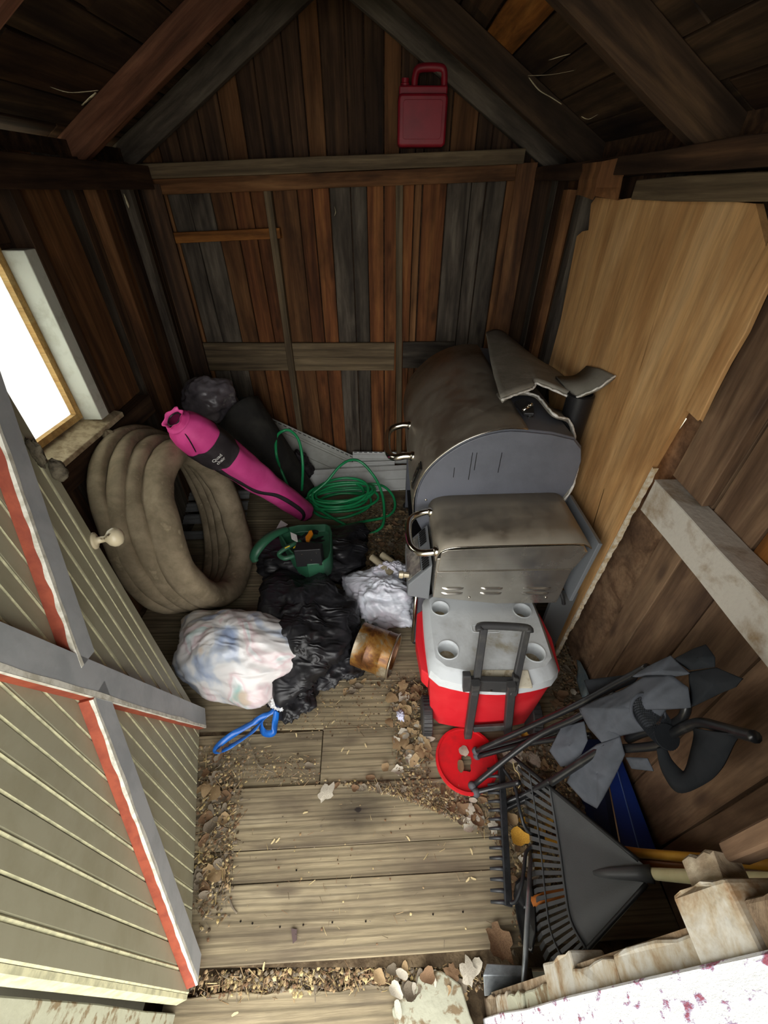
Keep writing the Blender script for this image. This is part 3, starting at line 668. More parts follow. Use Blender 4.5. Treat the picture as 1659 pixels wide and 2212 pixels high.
# ---- insulating blanket, half pulled off the back of the grill
M['blanket'] = plain('dusty_grey_insulated_cloth', '#7a766b', .75, var='#8b877c', vs=12, bmp=.25, bs=90)
M['blanket_edge'] = plain('white_quilted_hem', '#e8e6df', .8, var='#bfbcb2', vs=80)
bl = thing('grill_blanket', 'folded grey insulating blanket with white hem draped over the grill', 'blanket', (.6, 1.6, 1.0))
A = [(0.501, 2.112, 1.045), (0.459, 1.834, 1.045), (0.419, 1.549, 1.045), (0.396, 1.32, 1.045)]
B = [(.555, 2.16, 1.045), (.553, 1.9, 1.055), (.54, 1.62, 1.055)] + [(0.521, 1.393, 1.055)]
Cc = [(.60, 2.15, 1.03), (.615, 1.9, 1.035), (.605, 1.62, 1.05)] + [(0.547, 1.42, 1.06)]
Dd = [(.66, 2.1, .99), (.68, 1.85, 1.0), (.70, 1.6, 1.02)] + [(0.658, 1.364, 1.03)]
rows = [curve(r, 5) for r in (A, B, Cc, Dd)]
cols = [curve([rows[i][j] for i in range(4)], 5) for j in range(len(rows[0]))]
for c_ in cols:
    for i, p in enumerate(c_): p.z += .004 * noise.noise(p * 14)
MB().grid(cols).build('blanket_flap', M['blanket'], bl, smooth=True, solid=.012, off=-1)
hem = curve([cols[-1][0] + V((0, -.004, .0)), cols[-1][5] + V((0, -.004, 0)), cols[-1][10] + V((0, -.004, 0)), cols[-1][-1] + V((0, -.004, 0))], 12)
def ragged(path, r, nm='hem', parent=None, seed=0):
    P = [p + V((noise.noise(p * 60 + V((seed, 0, 0))), noise.noise(p * 60 + V((0, seed, 9))), noise.noise(p * 60 + V((4, 0, seed))))) * .0035 for p in path]
    return MB().tube(P, lambda t: r * (1 + .6 * noise.noise(V((t * 22, seed, 0)))), 6).build(nm, M['blanket_edge'], parent, smooth=True)
ragged(hem, .004, 'hem', bl, 1)
# wing tip pointing at the plywood
Wt = [(0.629, 1.304, 1.055), (0.709, 1.437, 1.055), (0.833, 1.598, 1.055)]
Wb = [(0.65, 1.348, 1.035)] + [(0.687, 1.278, 1.1), (0.759, 1.294, 1.135)]
Wb = [(min(p[0], .738), p[1], p[2]) for p in Wb]
Wm = [(0.636, 1.498, 1.06), (0.708, 1.507, 1.06)] + [(0.761, 1.49, 1.1)]
Wm = [(min(p[0], .735), p[1], p[2]) for p in Wm]
rows = [curve(Wb, 6), curve([lerp(a, b, .5) + V((0, 0, .006)) for a, b in zip(Wb, Wm)], 6), curve(Wm, 6)]
MB().grid(rows).build('blanket_wing', M['blanket'], bl, smooth=True, solid=.010, off=-1)
ragged([p + V((0, -.003, 0)) for p in curve(Wb, 10)], .0035, 'hem', bl, 5)
# lower layer hanging along the near end of the barrel
La = [(0.408, 1.34, 1.03), (0.472, 1.405, 1.03), (0.552, 1.421, 1.015), (0.577, 1.298, 1), (0.655, 1.32, 0.96), (0.672, 1.269, 0.9), (0.711, 1.292, 0.84), (0.683, 1.215, 0.76), (0.661, 1.206, 0.7)]
Lb = [V(p) + V((.0 if i < 3 else .02, .09 if i < 5 else .05, -.01)) for i, p in enumerate(La)]
Lb = [V((min(p.x, .735), p.y, p.z)) for p in Lb]
MB().grid([curve(La, 5), curve([lerp(a, b, .5) for a, b in zip(La, Lb)], 5), curve(Lb, 5)]).build('blanket_lower_layer', M['blanket'], bl, smooth=True, solid=.008, off=-1)
ragged([V(p) + V((0, -.003, .002)) for p in curve(La, 9)], .0042, 'hem', bl, 8)

# ---------------------------------------------------------------- gas can
M['redpl'] = plain('dusty_red_fuel_can', '#9a1a2c', .45, var='#841525', vs=6, spec=.5, bmp=.05)
gc = thing('fuel_can', 'red plastic fuel can standing on the top plate in the gable', 'fuel can', (.165, 2.5, 1.745))
x0, x1, zb, zt = .06, .272, 1.752, 1.93
def rr(x0, x1, z0, z1, r, n=5):
    pts = []
    for cx, cz, a0 in ((x1 - r, z1 - r, 0), (x0 + r, z1 - r, 90), (x0 + r, z0 + r, 180), (x1 - r, z0 + r, 270)):
        for i in range(n + 1):
            a = math.radians(a0 + 90 * i / n); pts.append((cx + r * math.cos(a), cz + r * math.sin(a)))
    return pts
body = [V((x, 2.435, z)) for x, z in rr(x0, x1, zb, zb + .17, .018)]
MB().prism(body, (0, .105, 0)).build('can_body', M['redpl'], gc, bevel=.010, auto=40, bseg=3)
MB().prism([V((x, 2.4335, z)) for x, z in rr(x0 + .022, x1 - .022, zb + .025, zb + .15, .012)], (0, .004, 0)).build('can_panel', M['redpl'], gc, bevel=.0015)
# shoulder with handle arch
ob = [(x0 + .008, zb + .16), (x0 + .008, zb + .20), (x0 + .02, zb + .215), (x0 + .045, zb + .22), (x0 + .055, zb + .245), (x0 + .075, zb + .262), (x1 - .03, zb + .262), (x1 - .008, zb + .245), (x1 - .004, zb + .16)]
ib = [(x0 + .085, zb + .195), (x0 + .085, zb + .225), (x0 + .10, zb + .238), (x1 - .045, zb + .238), (x1 - .032, zb + .225), (x1 - .032, zb + .195)]
k = MB(); k.prism([V((x, 2.455, z)) for x, z in [(x0 + .004, zb + .155), (x1 - .003, zb + .155), (x1 - .003, zb + .195), (x0 + .004, zb + .195)]], (0, .065, 0))
k.build('shoulder', M['redpl'], gc, bevel=.006)
hp = [V((x0 + .07, 2.485, zb + .185)), V((x0 + .072, 2.485, zb + .225)), V((x0 + .09, 2.485, zb + .248)), V((x1 - .045, 2.485, zb + .25)), V((x1 - .02, 2.485, zb + .238)), V((x1 - .016, 2.485, zb + .185))]
MB().tube(curve(hp, 6), .0145, 12).build('can_handle', M['redpl'], gc, smooth=True)
MB().lathe([(.02, 0), (.02, .018), (.016, .02), (.016, .034), (.0001, .036)], (x0 + .03, 2.485, zb + .185), seg=18).build('cap', M['redpl'], gc, auto=30)

# ---------------------------------------------------------------- cooler
M['coolred'] = plain('faded_red_cooler_plastic', '#d9202c', .5, var='#e2323a', vs=5, spec=.4, bmp=.06)
M['coolwhite'] = plain('dirty_white_cooler_lid', '#d7dcdf', .5, var='#c4c8ca', vs=6, spec=.4, lo=.5, hi=.62, col3='#a39d8c')
co_ = thing('cooler', 'red wheeled cooler with white lid and black pull handle', 'cooler', (.36, .85, 0))
cx_ = .357
def qloop(z, fx0, fx1, y0, y1, bow, ch=.03, side=0.0):
    """rounded box outline with bowed front; centre cx_"""
    pts = []; n = 10
    for i in range(n + 1):
        f = i / n; x = fx0 + ch + (fx1 - fx0 - 2 * ch) * f; pts.append(V((x, y0 - bow * (1 - (2 * f - 1) ** 2), z)))
    pts += [V((fx1, y0 + ch, z))]
    for i in range(1, 6): f = i / 6; pts.append(V((fx1 + side * (1 - (2 * f - 1) ** 2), y0 + ch + (y1 - y0 - 2 * ch) * f, z)))
    pts += [V((fx1, y1 - ch, z)), V((fx1 - ch, y1, z))]
    pts += [V((fx0 + ch, y1, z)), V((fx0, y1 - ch, z))]
    for i in range(1, 6): f = i / 6; pts.append(V((fx0 - side * (1 - (2 * f - 1) ** 2), y1 - ch - (y1 - y0 - 2 * ch) * f, z)))
    pts += [V((fx0, y0 + ch, z))]
    return pts
rings = [qloop(.035, .185, .535, .705, 1.02, .012), qloop(.06, .172, .545, .695, 1.025, .018), qloop(.15, .165, .55, .69, 1.025, .02), qloop(.33, .150, .560, .685, 1.03, .026, side=.012), qloop(.352, .148, .562, .684, 1.03, .027, side=.012)]
k = MB(); k.grid(rings, True); n = len(rings[0]); k.f += [tuple(reversed(range(n))), tuple(range(4 * n, 5 * n))]; k.mi += [0, 0]
k.build('cooler_body', M['coolred'], co_, auto=35, bevel=.003)
# side bulges with carry handles
for s, xx in ((-1, .150), (1, .562)):
    r_ = [[V((xx + s * (.0), .72, .26)), V((xx + s * .022, .74, .27)), V((xx + s * .034, .86, .27)), V((xx + s * .022, .97, .27)), V((xx, .99, .26))],
          [V((xx, .72, .345)), V((xx + s * .026, .74, .345)), V((xx + s * .038, .86, .345)), V((xx + s * .026, .97, .345)), V((xx, .99, .345))]]
    k = MB(); a, b = r_; k.prism(a, lambda p, a=a, b=b: b[[(q - p).length < 1e-6 for q in a].index(True)]).build('side_grip', M['coolred'], co_, bevel=.004)
# lid with four cup holders: grid of quads, holders sunk
lo = qloop(.352, .146, .566, .680, 1.035, .03, side=.004); hi = qloop(.385, .150, .562, .684, 1.03, .030, side=.004); tp = qloop(.408, .168, .545, .715, 1.015, .022, ch=.03, side=.003)
k = MB(); k.grid([lo, hi, tp], True)
import bmesh
cups = [(.205, .945, .030), (.500, .935, .030), (.212, .775, .033), (.495, .765, .033)]
def capmesh():
    bm = bmesh.new()
    def ringv(pts):
        vs = [bm.verts.new(p) for p in pts]; es = [bm.edges.new((vs[i], vs[(i + 1) % len(vs)])) for i in range(len(vs))]; return vs, es
    vo_, eo = ringv(tp); E_ = list(eo)
    for (x, y, r) in cups:
        v_, e_ = ringv([V((x + r * math.cos(a * math.pi / 14), y + r * math.sin(a * math.pi / 14), .408)) for a in range(28)]); E_ += e_
    bmesh.ops.triangle_fill(bm, use_beauty=True, use_dissolve=False, edges=E_)
    bm.normal_update()
    for f in bm.faces:
        if f.normal.z < 0: f.normal_flip()
    me_v = [v.co.copy() for v in bm.verts]; bm.verts.index_update(); fs = [tuple(v.index for v in f.verts) for f in bm.faces]; bm.free(); return me_v, fs
k.add(*capmesh())
k.f.append(tuple(reversed(range(n)))); k.mi.append(0)
cl = k.build('cooler_lid', M['coolwhite'], co_, auto=40)
M['cupdirt'] = plain('dirt_in_cup_holder', '#a89a84', .9, var='#8b7a5a', vs=70, bmp=.4)
M['litterleaf'] = plain('yellow_leaf_bits', '#c9a850', .8, var='#8c7238', vs=30)
for i, (x, y, r) in enumerate(cups):
    h = MB().lathe([(r + .0045, .4082), (r + .003, .4105), (r, .4095), (r - .002, .39), (r - .004, .352)], (x, y, 0), seg=28).build('cup_holder', M['coolwhite'], cl, smooth=True)
    MB().lathe([(r - .003, .356), (r * .5, .353), (.0001, .354)], (x, y, 0), seg=20).build('cup_holder_dirt', M['cupdirt'], cl, smooth=True)
    if i < 2:
        k = MB()
        for j in range(9):
            a = U(0, 6.28); q = V((x + U(-.5, .5) * r, y + U(-.8, .1) * r, .358 + U(0, .012))); dd = V((math.cos(a), math.sin(a), U(-.2, .2))) * .012; pp = V((-dd.y, dd.x, .003)) * .35
            k.add([q - dd, q + pp, q + dd, q - pp], [(0, 1, 2, 3)])
        k.build('leaf_bits', M['litterleaf'], cl)['kind'] = 'stuff'
# embossed rounded frame on the lid centre (maker's mark outline)
e = [V((x, y, .4085)) for x, y in rr(.305, .40, .842, .872, .008)]
MB().tube(e, .0018, 5, closed=True).build('embossed_frame', M['coolwhite'], cl, smooth=True)
# recessed tan lip at the front of the lid
MB().prism([V((.262, .653, .385)), V((.462, .653, .385)), V((.455, .70, .4075)), V((.27, .70, .4075))], (0, 0, .006)).build('lid_lip', plain('dirty_cream_plastic', '#cfc7b2', .7, var='#a89a7e', vs=30, lo=.5, hi=.6), cl, bevel=.004)
# pull handle
M['handle'] = plain('dusty_grey_black_plastic', '#3b3b3c', .5, var='#5a5852', vs=15, lo=.5, hi=.8)
ph = MB()
def bar(p0, p1, wd, t, nrm=(0, -1, .2), nm='handle_bar', mt='handle', par=None):
    return board(nm, p0, p1, nrm, wd, t, M[mt], par or co_, bev=.003, seg=1)
bar((0.303, 0.655, 0.049), (0.275, 0.64, 0.443), .026, .022)
bar((0.441, 0.655, 0.078), (0.383, 0.64, 0.435), .026, .022)
bar((0.277, 0.632, 0.39), (0.302, 0.748, 0.56), .022, .016)
bar((0.394, 0.632, 0.39), (0.429, 0.741, 0.56), .022, .016)
p = [V(q) for q in ((0.288, 0.741, 0.56), (0.295, 0.754, 0.565), (0.365, 0.753, 0.565), (0.43, 0.746, 0.565), (0.436, 0.735, 0.56))]
MB().tube(curve([p[0], p[1], p[2], p[3], p[4]], 5), .0125, 12).build('grip', M['handle'], co_, smooth=True)
MB().prism([V(q) for q in [(0.236, 0.648, 0.463), (0.26, 0.648, 0.463), (0.266, 0.648, 0.437), (0.391, 0.648, 0.429), (0.388, 0.648, 0.458), (0.407, 0.648, 0.447), (0.422, 0.648, 0.359), (0.398, 0.648, 0.354), (0.379, 0.648, 0.368), (0.289, 0.648, 0.376), (0.246, 0.648, 0.371)]], (0, .02, 0)).build('handle_bracket', M['handle'], co_, bevel=.003)
MB().lathe([(.0001, .003), (.0035, .002), (.004, 0)], (0.331, 0.646, 0.386), (0, -1, 0), 10).build('rivet', M['chrome'], co_)
bar((0.315, 0.655, 0.108), (0.423, 0.655, 0.122), .026, .015, nm='handle_base')
# wheels
for s, xx in ((-1, .158), (1, .552)):
    k = MB(); pr = [(.0001, -.018), (.04, -.018), (.062, -.018), (.066, -.014), (.066, .014), (.062, .018), (.04, .018), (.0001, .018)]
    w_ = MB().lathe(pr, (xx, .72, .068), (1, 0, 0), 28).build('wheel', M['handle'], co_)
    k = MB()
    for a in range(28):
        an = 2 * math.pi * a / 28; c0 = V((xx, .72 + .066 * math.cos(an), .068 + .066 * math.sin(an))); t_ = V((0, -math.sin(an), math.cos(an))) * .003
        k.hexa([c0 - t_ + V((-.014, 0, 0)), c0 + t_ + V((-.014, 0, 0)), c0 + t_ + V((.014, 0, 0)), c0 - t_ + V((.014, 0, 0))], [(c0 + (c0 - V((c0.x, .72, .068))).normalized() * .0025 + q) for q in (-t_ + V((-.014, 0, 0)), t_ + V((-.014, 0, 0)), t_ + V((.014, 0, 0)), -t_ + V((.014, 0, 0)))])
    k.build('tread', M['handle'], w_)

# ---------------------------------------------------------------- broken red pail lid on the floor
M['redlid'] = plain('scuffed_red_plastic', '#de1f28', .4, var='#c4242a', vs=12, spec=.5)
rc = V((.292, .588, .012)); rd = .108
k = MB(); out_ = []
n_ = 40
holes = {}
for i in range(n_ + 1):
    a = math.radians(360 * i / n_); out_.append(a)
rows = []
for r_, z_ in ((rd, .0), (rd, .012), (rd - .006, .013), (rd - .007, .004), (rd * .75, .0035)):
    rows.append([rc + V((r_ * math.cos(a), r_ * math.sin(a), z_)) for a in out_])
inner = []
for i, a in enumerate(out_):
    j = (.16 + .05 * noise.noise(V((math.cos(a) * 2, math.sin(a) * 2, 7)))) * (1 + 1.3 * max(0, -math.sin(a + .3)) ** 3)
    inner.append(rc + V((rd * j * math.cos(a), rd * j * math.sin(a), .0035)))
rows.append(inner)
k.grid(rows)
tag(k.build('pail_lid', M['redlid'], None, solid=.0022), 'cracked round red plastic lid with a hole, on the floor before the cooler', 'lid')

# ================================================================ LEFT SIDE CLUTTER
def oblob(name, mat, c, r, seed, parent=None, amp=.2, fr=1.6, nu=72, nv=44, ridge=.1, ears=(), bottom=None, rot=None, fine=.0):
    rows = blobmesh((0, 0, 0), r, seed, nu, nv, amp, fr, None, ridge=ridge)
    c = V(c)
    for row in rows:
        for i, p in enumerate(row):
            d = V((p.x / r[0], p.y / r[1], p.z / r[2])).normalized()
            for (e, am, sh) in ears:
                e = V(e).normalized(); t = max(0, d.dot(e)); p = p + V((e.x * r[0], e.y * r[1], e.z * r[2])) * am * t ** sh
            if fine: p = p * (1 + fine * (-abs(noise.noise(d * fr * 7 + V((seed * 3, 1, 2)))) + .15))
            if rot: p = rot @ p
            p = p + c
            if bottom is not None and p.z < bottom: p.z = bottom + (p.z - bottom) * .02
            row[i] = p
    return MB().grid(rows, True).build(name, mat, parent, smooth=True)

def wrinkle(m, st=.8, sc=10, aniso=(1, 3.2, 1.6)):
    """fine film creases: sharp ridges of stretched, warped noise"""
    nt = m.node_tree; b = [x for x in nt.nodes if x.type == 'BSDF_PRINCIPLED'][0]
    co = coords(nt, aniso, False)
    w1 = N(nt, 'ShaderNodeTexNoise', Scale=2.5, Detail=2.0); nt.links.new(co, w1.inputs['Vector'])
    ml = N(nt, 'ShaderNodeVectorMath', operation='SCALE'); nt.links.new(w1.outputs['Color'], ml.inputs[0]); ml.inputs['Scale'].default_value = .9
    ad = N(nt, 'ShaderNodeVectorMath', operation='ADD'); nt.links.new(co, ad.inputs[0]); nt.links.new(ml.outputs[0], ad.inputs[1])
    n = N(nt, 'ShaderNodeTexNoise', Scale=float(sc), Detail=5.0, Roughness=.55); n.noise_type = 'RIDGED_MULTIFRACTAL'; nt.links.new(ad.outputs[0], n.inputs['Vector'])
    bump(nt, b, n.outputs[0], st, .012)

# ---- coil of thick hose
M['coil'] = plain('mud_caked_grey_hose', '#9a8c74', .85, var='#786c57', vs=9, bmp=.7, bs=28, spec=.2, lo=.35, hi=.6, col3='#a2957b')
cn = V((math.cos(.121) * math.cos(.194), math.sin(.121) * math.cos(.194), math.sin(.194)))
cu = V((-math.sin(.121), math.cos(.121), 0)); cw = cn.cross(cu); cc = V((-.815, 1.435, .405))
ch = thing('hose_coil', 'big coil of thick mud-caked grey hose propped against the left wall', 'hose coil', (cc.x - .1, cc.y, 0))
for j, (off, Rj, tr, dz, dy) in enumerate(((0, .335, .060, 0.0, 0), (-.082, .366, .042, .018, .01), (-.135, .388, .036, .038, .02), (-.180, .400, .033, .052, .03))):
    rows = []; n = 72
    for i in range(n):
        a = 2 * math.pi * i / n; rad = cu * math.cos(a) + cw * math.sin(a)
        rr_ = Rj + .012 * noise.noise(V((math.cos(a) * 1.5, math.sin(a) * 1.5, j * 5)))
        ctr = cc + cn * (off + .02 * noise.noise(V((math.cos(a) * 1.3, math.sin(a) * 1.3, j * 9 + 3)))) + rad * rr_ + V((0, dy, dz))
        row = []
        for k_ in range(18):
            b_ = 2 * math.pi * k_ / 18; ca, sa = math.cos(b_), math.sin(b_)
            sq = (abs(ca) ** 3 + abs(sa) ** 3) ** (-1 / 3)
            q = tr * sq * .93 * (1 + .05 * noise.noise(V((math.cos(a) * 5, math.sin(a) * 5, b_ + j))) + (.07 if k_ in (3, 15) else 0) - (.10 if (j == 0 and k_ in (6, 7, 0)) else 0) - .05 * max(0, noise.noise(V((math.cos(a) * 9, math.sin(a) * 9, b_ * .6)))))
            row.append(ctr + rad * ca * q + cn * sa * q)
        rows.append(row)
    rows.append(rows[0]); MB().grid(rows, True).build('hose_turn', M['coil'], ch, smooth=True)
MB().grid(blobmesh((-1.09, 1.453, 0.823), (.03, .03, .035), 9, amp=.4), True).build('hose_end', M['coil'], ch, smooth=True)

# ---- pink carry bag
M['pink'] = plain('pink_nylon', '#e4529c', .6, var='#d6408c', vs=5, bmp=.15, bs=14)
M['blkny'] = plain('black_nylon', '#2a2528', .6, var='#3c363a', vs=10, bmp=.2, bs=20)
M['white'] = plain('white_plastic', '#e8e8e4', .5)
pt = V((-0.817, 1.464, 0.89)) ; pb = V((-0.465, 1.916, 0.08)); pt = pt + V((.015, -.0, 0))
pk = thing('carry_bag', 'pink chair carry bag with black band leaning over the hose coil', 'bag', (pb.x, pb.y, 0))
ax = (pt - pb); L_ = ax.length; ax.normalize(); pu = ax.cross(V((0, 0, 1))).normalized(); pw = pu.cross(ax)
def bagpt(t, a, r, dr_=0):
    f = noise.noise(V((t * 5, math.cos(a) * 1.6, math.sin(a) * 1.6))) * .10 + .05 * noise.noise(V((t * 11, math.cos(a) * 4, 3)))
    rad = r * (1 + f) + dr_
    return pb + ax * (t * L_) + (pu * math.cos(a) + pw * math.sin(a) * .85) * rad
prof = [(0, .01), (.005, .05), (.02, .066), (.1, .072), (.3, .078), (.5, .086), (.7, .096), (.85, .100), (.93, .096), (.965, .086), (.985, .07), (1.0, .055)]
def rad_at(t):
    for i in range(len(prof) - 1):
        if prof[i][0] <= t <= prof[i + 1][0]:
            f = (t - prof[i][0]) / (prof[i + 1][0] - prof[i][0]); return prof[i][1] * (1 - f) + prof[i + 1][1] * f
    return prof[-1][1]
def bagseg(t0, t1, n, dr_, nm, mt, a0=0, a1=6.2832, par=None, thick=0):
    rows = []
    for i in range(n + 1):
        t = t0 + (t1 - t0) * i / n
        rows.append([bagpt(t, a0 + (a1 - a0) * k_ / 40, rad_at(t), dr_) for k_ in range(41)])
    return MB().grid(rows).build(nm, mt, par or pk, smooth=True, solid=thick)
bagseg(0, 1.0, 60, 0, 'bag_cloth', M['pink'])
bagseg(.755, .885, 10, .0025, 'black_band', M['blkny'])
# gathered mouth with drawstring
rows = []
for i in range(9):
    f = i / 8; row = []
    for k_ in range(36):
        a = 2 * math.pi * k_ / 36; q = (.055 - .03 * math.sin(f * 2.2) + .016 * f) * (1 + .13 * math.sin(a * 6 + f) * f)
        row.append(pb + ax * (L_ * 1.0 + .03 * f) + (pu * math.cos(a) + pw * math.sin(a)) * q)
    rows.append(row)
MB().grid(rows, True).build('gathered_mouth', M['pink'], pk, smooth=True, solid=.002)
e = [pb + ax * (L_ + .02) + (pu * math.cos(a) + pw * math.sin(a)) * .030 for a in [i * .4488 for i in range(14)]]
MB().tube(e, .003, 6, closed=True).build('drawstring', M['black'], pk)
e = [bagpt(1.0, 3.6, .04), bagpt(.97, 3.7, .09), bagpt(.93, 3.9, .10), bagpt(.90, 4.1, .097)]
MB().tube(curve(e, 5), .0025, 6).build('drawstring_end', M['black'], pk)
# shoulder strap down the length
def strap(ts, as_, wd, mt, nm, lift):
    rows = []
    tt = curve([(t, a, 0) for t, a in zip(ts, as_)], 8)
    for i, q in enumerate(tt):
        rows.append([bagpt(q[0], q[1] + da, rad_at(q[0]), lift) for da in (-wd, 0, wd)])
    MB().grid(rows).build(nm, mt, pk, smooth=True, solid=.002)
va = math.atan2(.5, .85)
camdir = (V((0, 0, 1.6)) - (pb + pt) / 2).normalized(); a_c = math.atan2(camdir.dot(pw), camdir.dot(pu))
sgn = 1 if (pu.x > 0) else -1
strap([.755, .63, .5, .38, .25, .12, .05], [a_c - sgn * 1.0, a_c - sgn * 1.0, a_c - sgn * .8, a_c - sgn * .25, a_c - sgn * .1, a_c - sgn * .2, a_c - sgn * .9], .16, M['blkny'], 'shoulder_strap', .003)
# small white maker's lettering on the band (unreadable in the photograph: two short lines)
cu_ = bpy.data.curves.new('band_lettering', 'FONT'); cu_.body = "Quad\nchair"; cu_.size = .022; cu_.align_x = 'CENTER'; cu_.extrude = .0006
a_t = a_c - sgn * .35
P0 = bagpt(.825, a_t, rad_at(.825), .0045); nrm_ = (pu * math.cos(a_t) + pw * math.sin(a_t) * .85).normalized(); tx = -nrm_.cross(ax).normalized()
if tx.x < 0: tx = -tx
ty = nrm_.cross(tx).normalized()
Mt = Matrix((tx, ty, nrm_)).transposed().to_4x4(); Mt.translation = P0
tmp = bpy.data.objects.new('band_lettering_curve', cu_); C.objects.link(tmp)
dg = bpy.context.evaluated_depsgraph_get(); me = bpy.data.meshes.new_from_object(tmp.evaluated_get(dg)); bpy.data.objects.remove(tmp)
me.materials.clear(); me.materials.append(M['white']); put('band_lettering', me, pk, Mt)
# paper tag beside the bag
tag(MB().prism([V(q) for q in ((-0.604, 1.736, 0.11), (-0.585, 1.785, 0.13), (-0.542, 1.76, 0.12), (-0.586, 1.731, 0.1))], (0, 0, .001)).build('paper_scrap', M['white']), 'white paper corner sticking out between the pink bag and the green tool', 'paper')

# ---- black tapered sleeve with a grey plastic bag stuffed in its mouth
M['blacksleeve'] = plain('dusty_black_rubber', '#262523', .75, var='#3a3833', vs=7, bmp=.2)
st = V((-0.869, 2.212, 0.62)); sbm = V((-0.55, 2.189, 0.02)); sx_ = (sbm - st); Ls = sx_.length; sx_.normalize(); su = sx_.orthogonal().normalized(); sw = sx_.cross(su)
k = MB(); rows = []
for i in range(21):
    f = i / 20; row = []
    for k_ in range(40):
        a = 2 * math.pi * k_ / 40; q = (.15 - .045 * f) * (1 + .07 * noise.noise(V((f * 2, math.cos(a) * 1.5, math.sin(a) * 1.5))))
        row.append(st + sx_ * (Ls * f + .03 * math.cos(a * 2) * (1 - f)) + (su * math.cos(a) + sw * math.sin(a)) * q)
    rows.append(row)
tag(k.grid(rows, True).build('black_sleeve', M['blacksleeve'], None, smooth=True, solid=.004), 'black flexible tapered bucket-like sleeve leaning in the back left corner', 'bucket')
M['greybag'] = plain('grey_translucent_plastic_bag', '#7f7a80', .3, var='#5a5358', vs=5, bmp=.5, bs=9, spec=.6, col3='#b0b0a8', lo=.4, hi=.55)
tag(oblob('stuffed_plastic_bag', M['greybag'], (-0.973, 2.163, 0.68), (.15, .12, .125), 4, amp=.2, ridge=.03), 'grey plastic bag bulging from the mouth of the black sleeve', 'plastic bag')
# second black fabric lump below the standing hose loop
tag(oblob('black_cloth', M['blkny'], (-0.595, 2.335, 0.1), (.10, .10, .16), 12, amp=.35, ridge=.15, bottom=.0), 'bunched black cloth behind the standing loop of green hose', 'cloth')

# ---- vinyl siding
M['vinyl'] = plain('dusty_white_vinyl', '#e6e8e6', .5, var='#d2d3cd', vs=7, lo=.45, hi=.7)
M['vinyl2'] = plain('grey_vinyl', '#bcbdb6', .6, var='#a5a49b', vs=7, lo=.45, hi=.7)
M['vinyl_shade'] = plain('shade_darkened_vinyl', '#6f7070', .6, var='#5b5b58', vs=7)  # siding colour darkened to imitate the shade inside the hose coil
def siding(name, a, b, d, mat, label, slots=True, slotedge=0, steps=3):
    """a-b the slotted top edge, d the down vector across the width"""
    a, b, d = V(a), V(b), V(d); u = (b - a).normalized(); nn = u.cross(d.normalized()).normalized()
    if nn.y > 0: nn = -nn
    prof = [(0, 0), (.16, 0), (.17, .004), (.22, .004), (.23, .012), (.58, .003), (.59, .013), (.93, .003), (.95, .012), (1, .008)]
    rows = [[a + d * f + nn * h, b + d * f + nn * h] for f, h in prof]
    o = MB().grid(rows).build(name, mat, None, solid=.0012)
    tag(o, label, 'siding', 'offcuts of vinyl siding')
    if slots:
        L = (b - a).length; n = int(L / .034); 
        me = MB().box((-.011, -.0022, -.0004), (.011, .0022, .0006)).mesh('nail_slot', M['darkslot'], local=False)[0]
        Mx = Matrix((u, nn.cross(u), nn)).transposed().to_4x4()
        for i in range(n):
            Mx2 = Mx.copy(); Mx2.translation = a + u * (i + .5) * L / n + d * .05 + nn * .0012; put('nail_slot', me, o, Mx2)
    return o
siding('vinyl_siding', (-0.859, 2.5, 0.48), (-0.211, 2.5, 0.129), V((-0.27, 2.44, -0.015)) - V((-0.211, 2.5, 0.129)) + V((-.03, -.02, -.07)), M['vinyl2'], 'long vinyl siding panel leaning diagonally against the back wall behind the hose')
siding('vinyl_siding', (-.22, 2.515, .155), (.32, 2.515, .15), (0, -.03, -.075), M['vinyl'], 'slotted vinyl siding strip standing highest against the back wall')
siding('vinyl_siding', (-.30, 2.46, .10), (.075, 2.455, .115), (0, -.04, -.05), M['vinyl'], 'narrow short vinyl siding offcut in the middle of the stack', slots=False)
siding('vinyl_siding', (-.52, 2.38, .085), (.36, 2.41, .125), (.0, -.16, -.10), M['vinyl'], 'wide white vinyl siding piece lying lowest in front of the back wall', slots=False)
for i, (u0, v0, u1, v1, z) in enumerate(((408, 1062, 500, 1052, .16), (402, 1086, 500, 1080, .13), (400, 1112, 500, 1108, .10), (396, 1150, 500, 1142, .05))):
    Z_ = lambda u, v, z: None
    a = [(-1.177, 2.023, 0.16), (-1.175, 1.951, 0.13), (-1.171, 1.873, 0.1), (-1.178, 1.781, 0.05)][i]
    siding('vinyl_siding', a, (a[0] + .36, a[1] + .02, a[2]), (0, -.055, -.03 if i < 3 else -.02), M['vinyl_shade'], ['topmost grey siding strip', 'second grey siding strip from the top', 'third grey siding strip from the top', 'lowest and widest grey siding strip'][i] + ' seen through the hose coil', slots=False)

# ---- green garden hose
M['green'] = plain('green_hose', '#2aa566', .3, var='#228f56', vs=8, spec=.6)
gh = thing('garden_hose', 'green garden hose loosely coiled in front of the siding pieces', 'hose', (-.2, 1.95, 0))
hs = []
A1 = [(-0.486, 2.029, 0.1), (-0.362, 2.089, 0.18), (-0.274, 2.154, 0.26), (-0.198, 2.198, 0.28), (-0.13, 2.198, 0.25), (-0.051, 2.145, 0.17), (-0.01, 2.068, 0.1), (0.001, 1.967, 0.05), (-0.01, 1.854, 0.03), (-0.075, 1.808, 0.012), (-0.122, 1.825, 0.012)]
B1 = [(-0.516, 2.09, 0.12), (-0.492, 2.116, 0.3), (-0.509, 2.179, 0.42), (-0.558, 2.213, 0.47), (-0.605, 2.213, 0.47), (-0.638, 2.169, 0.45), (-0.633, 2.09, 0.38), (-0.624, 2.096, 0.27), (-0.563, 2.013, 0.14)]
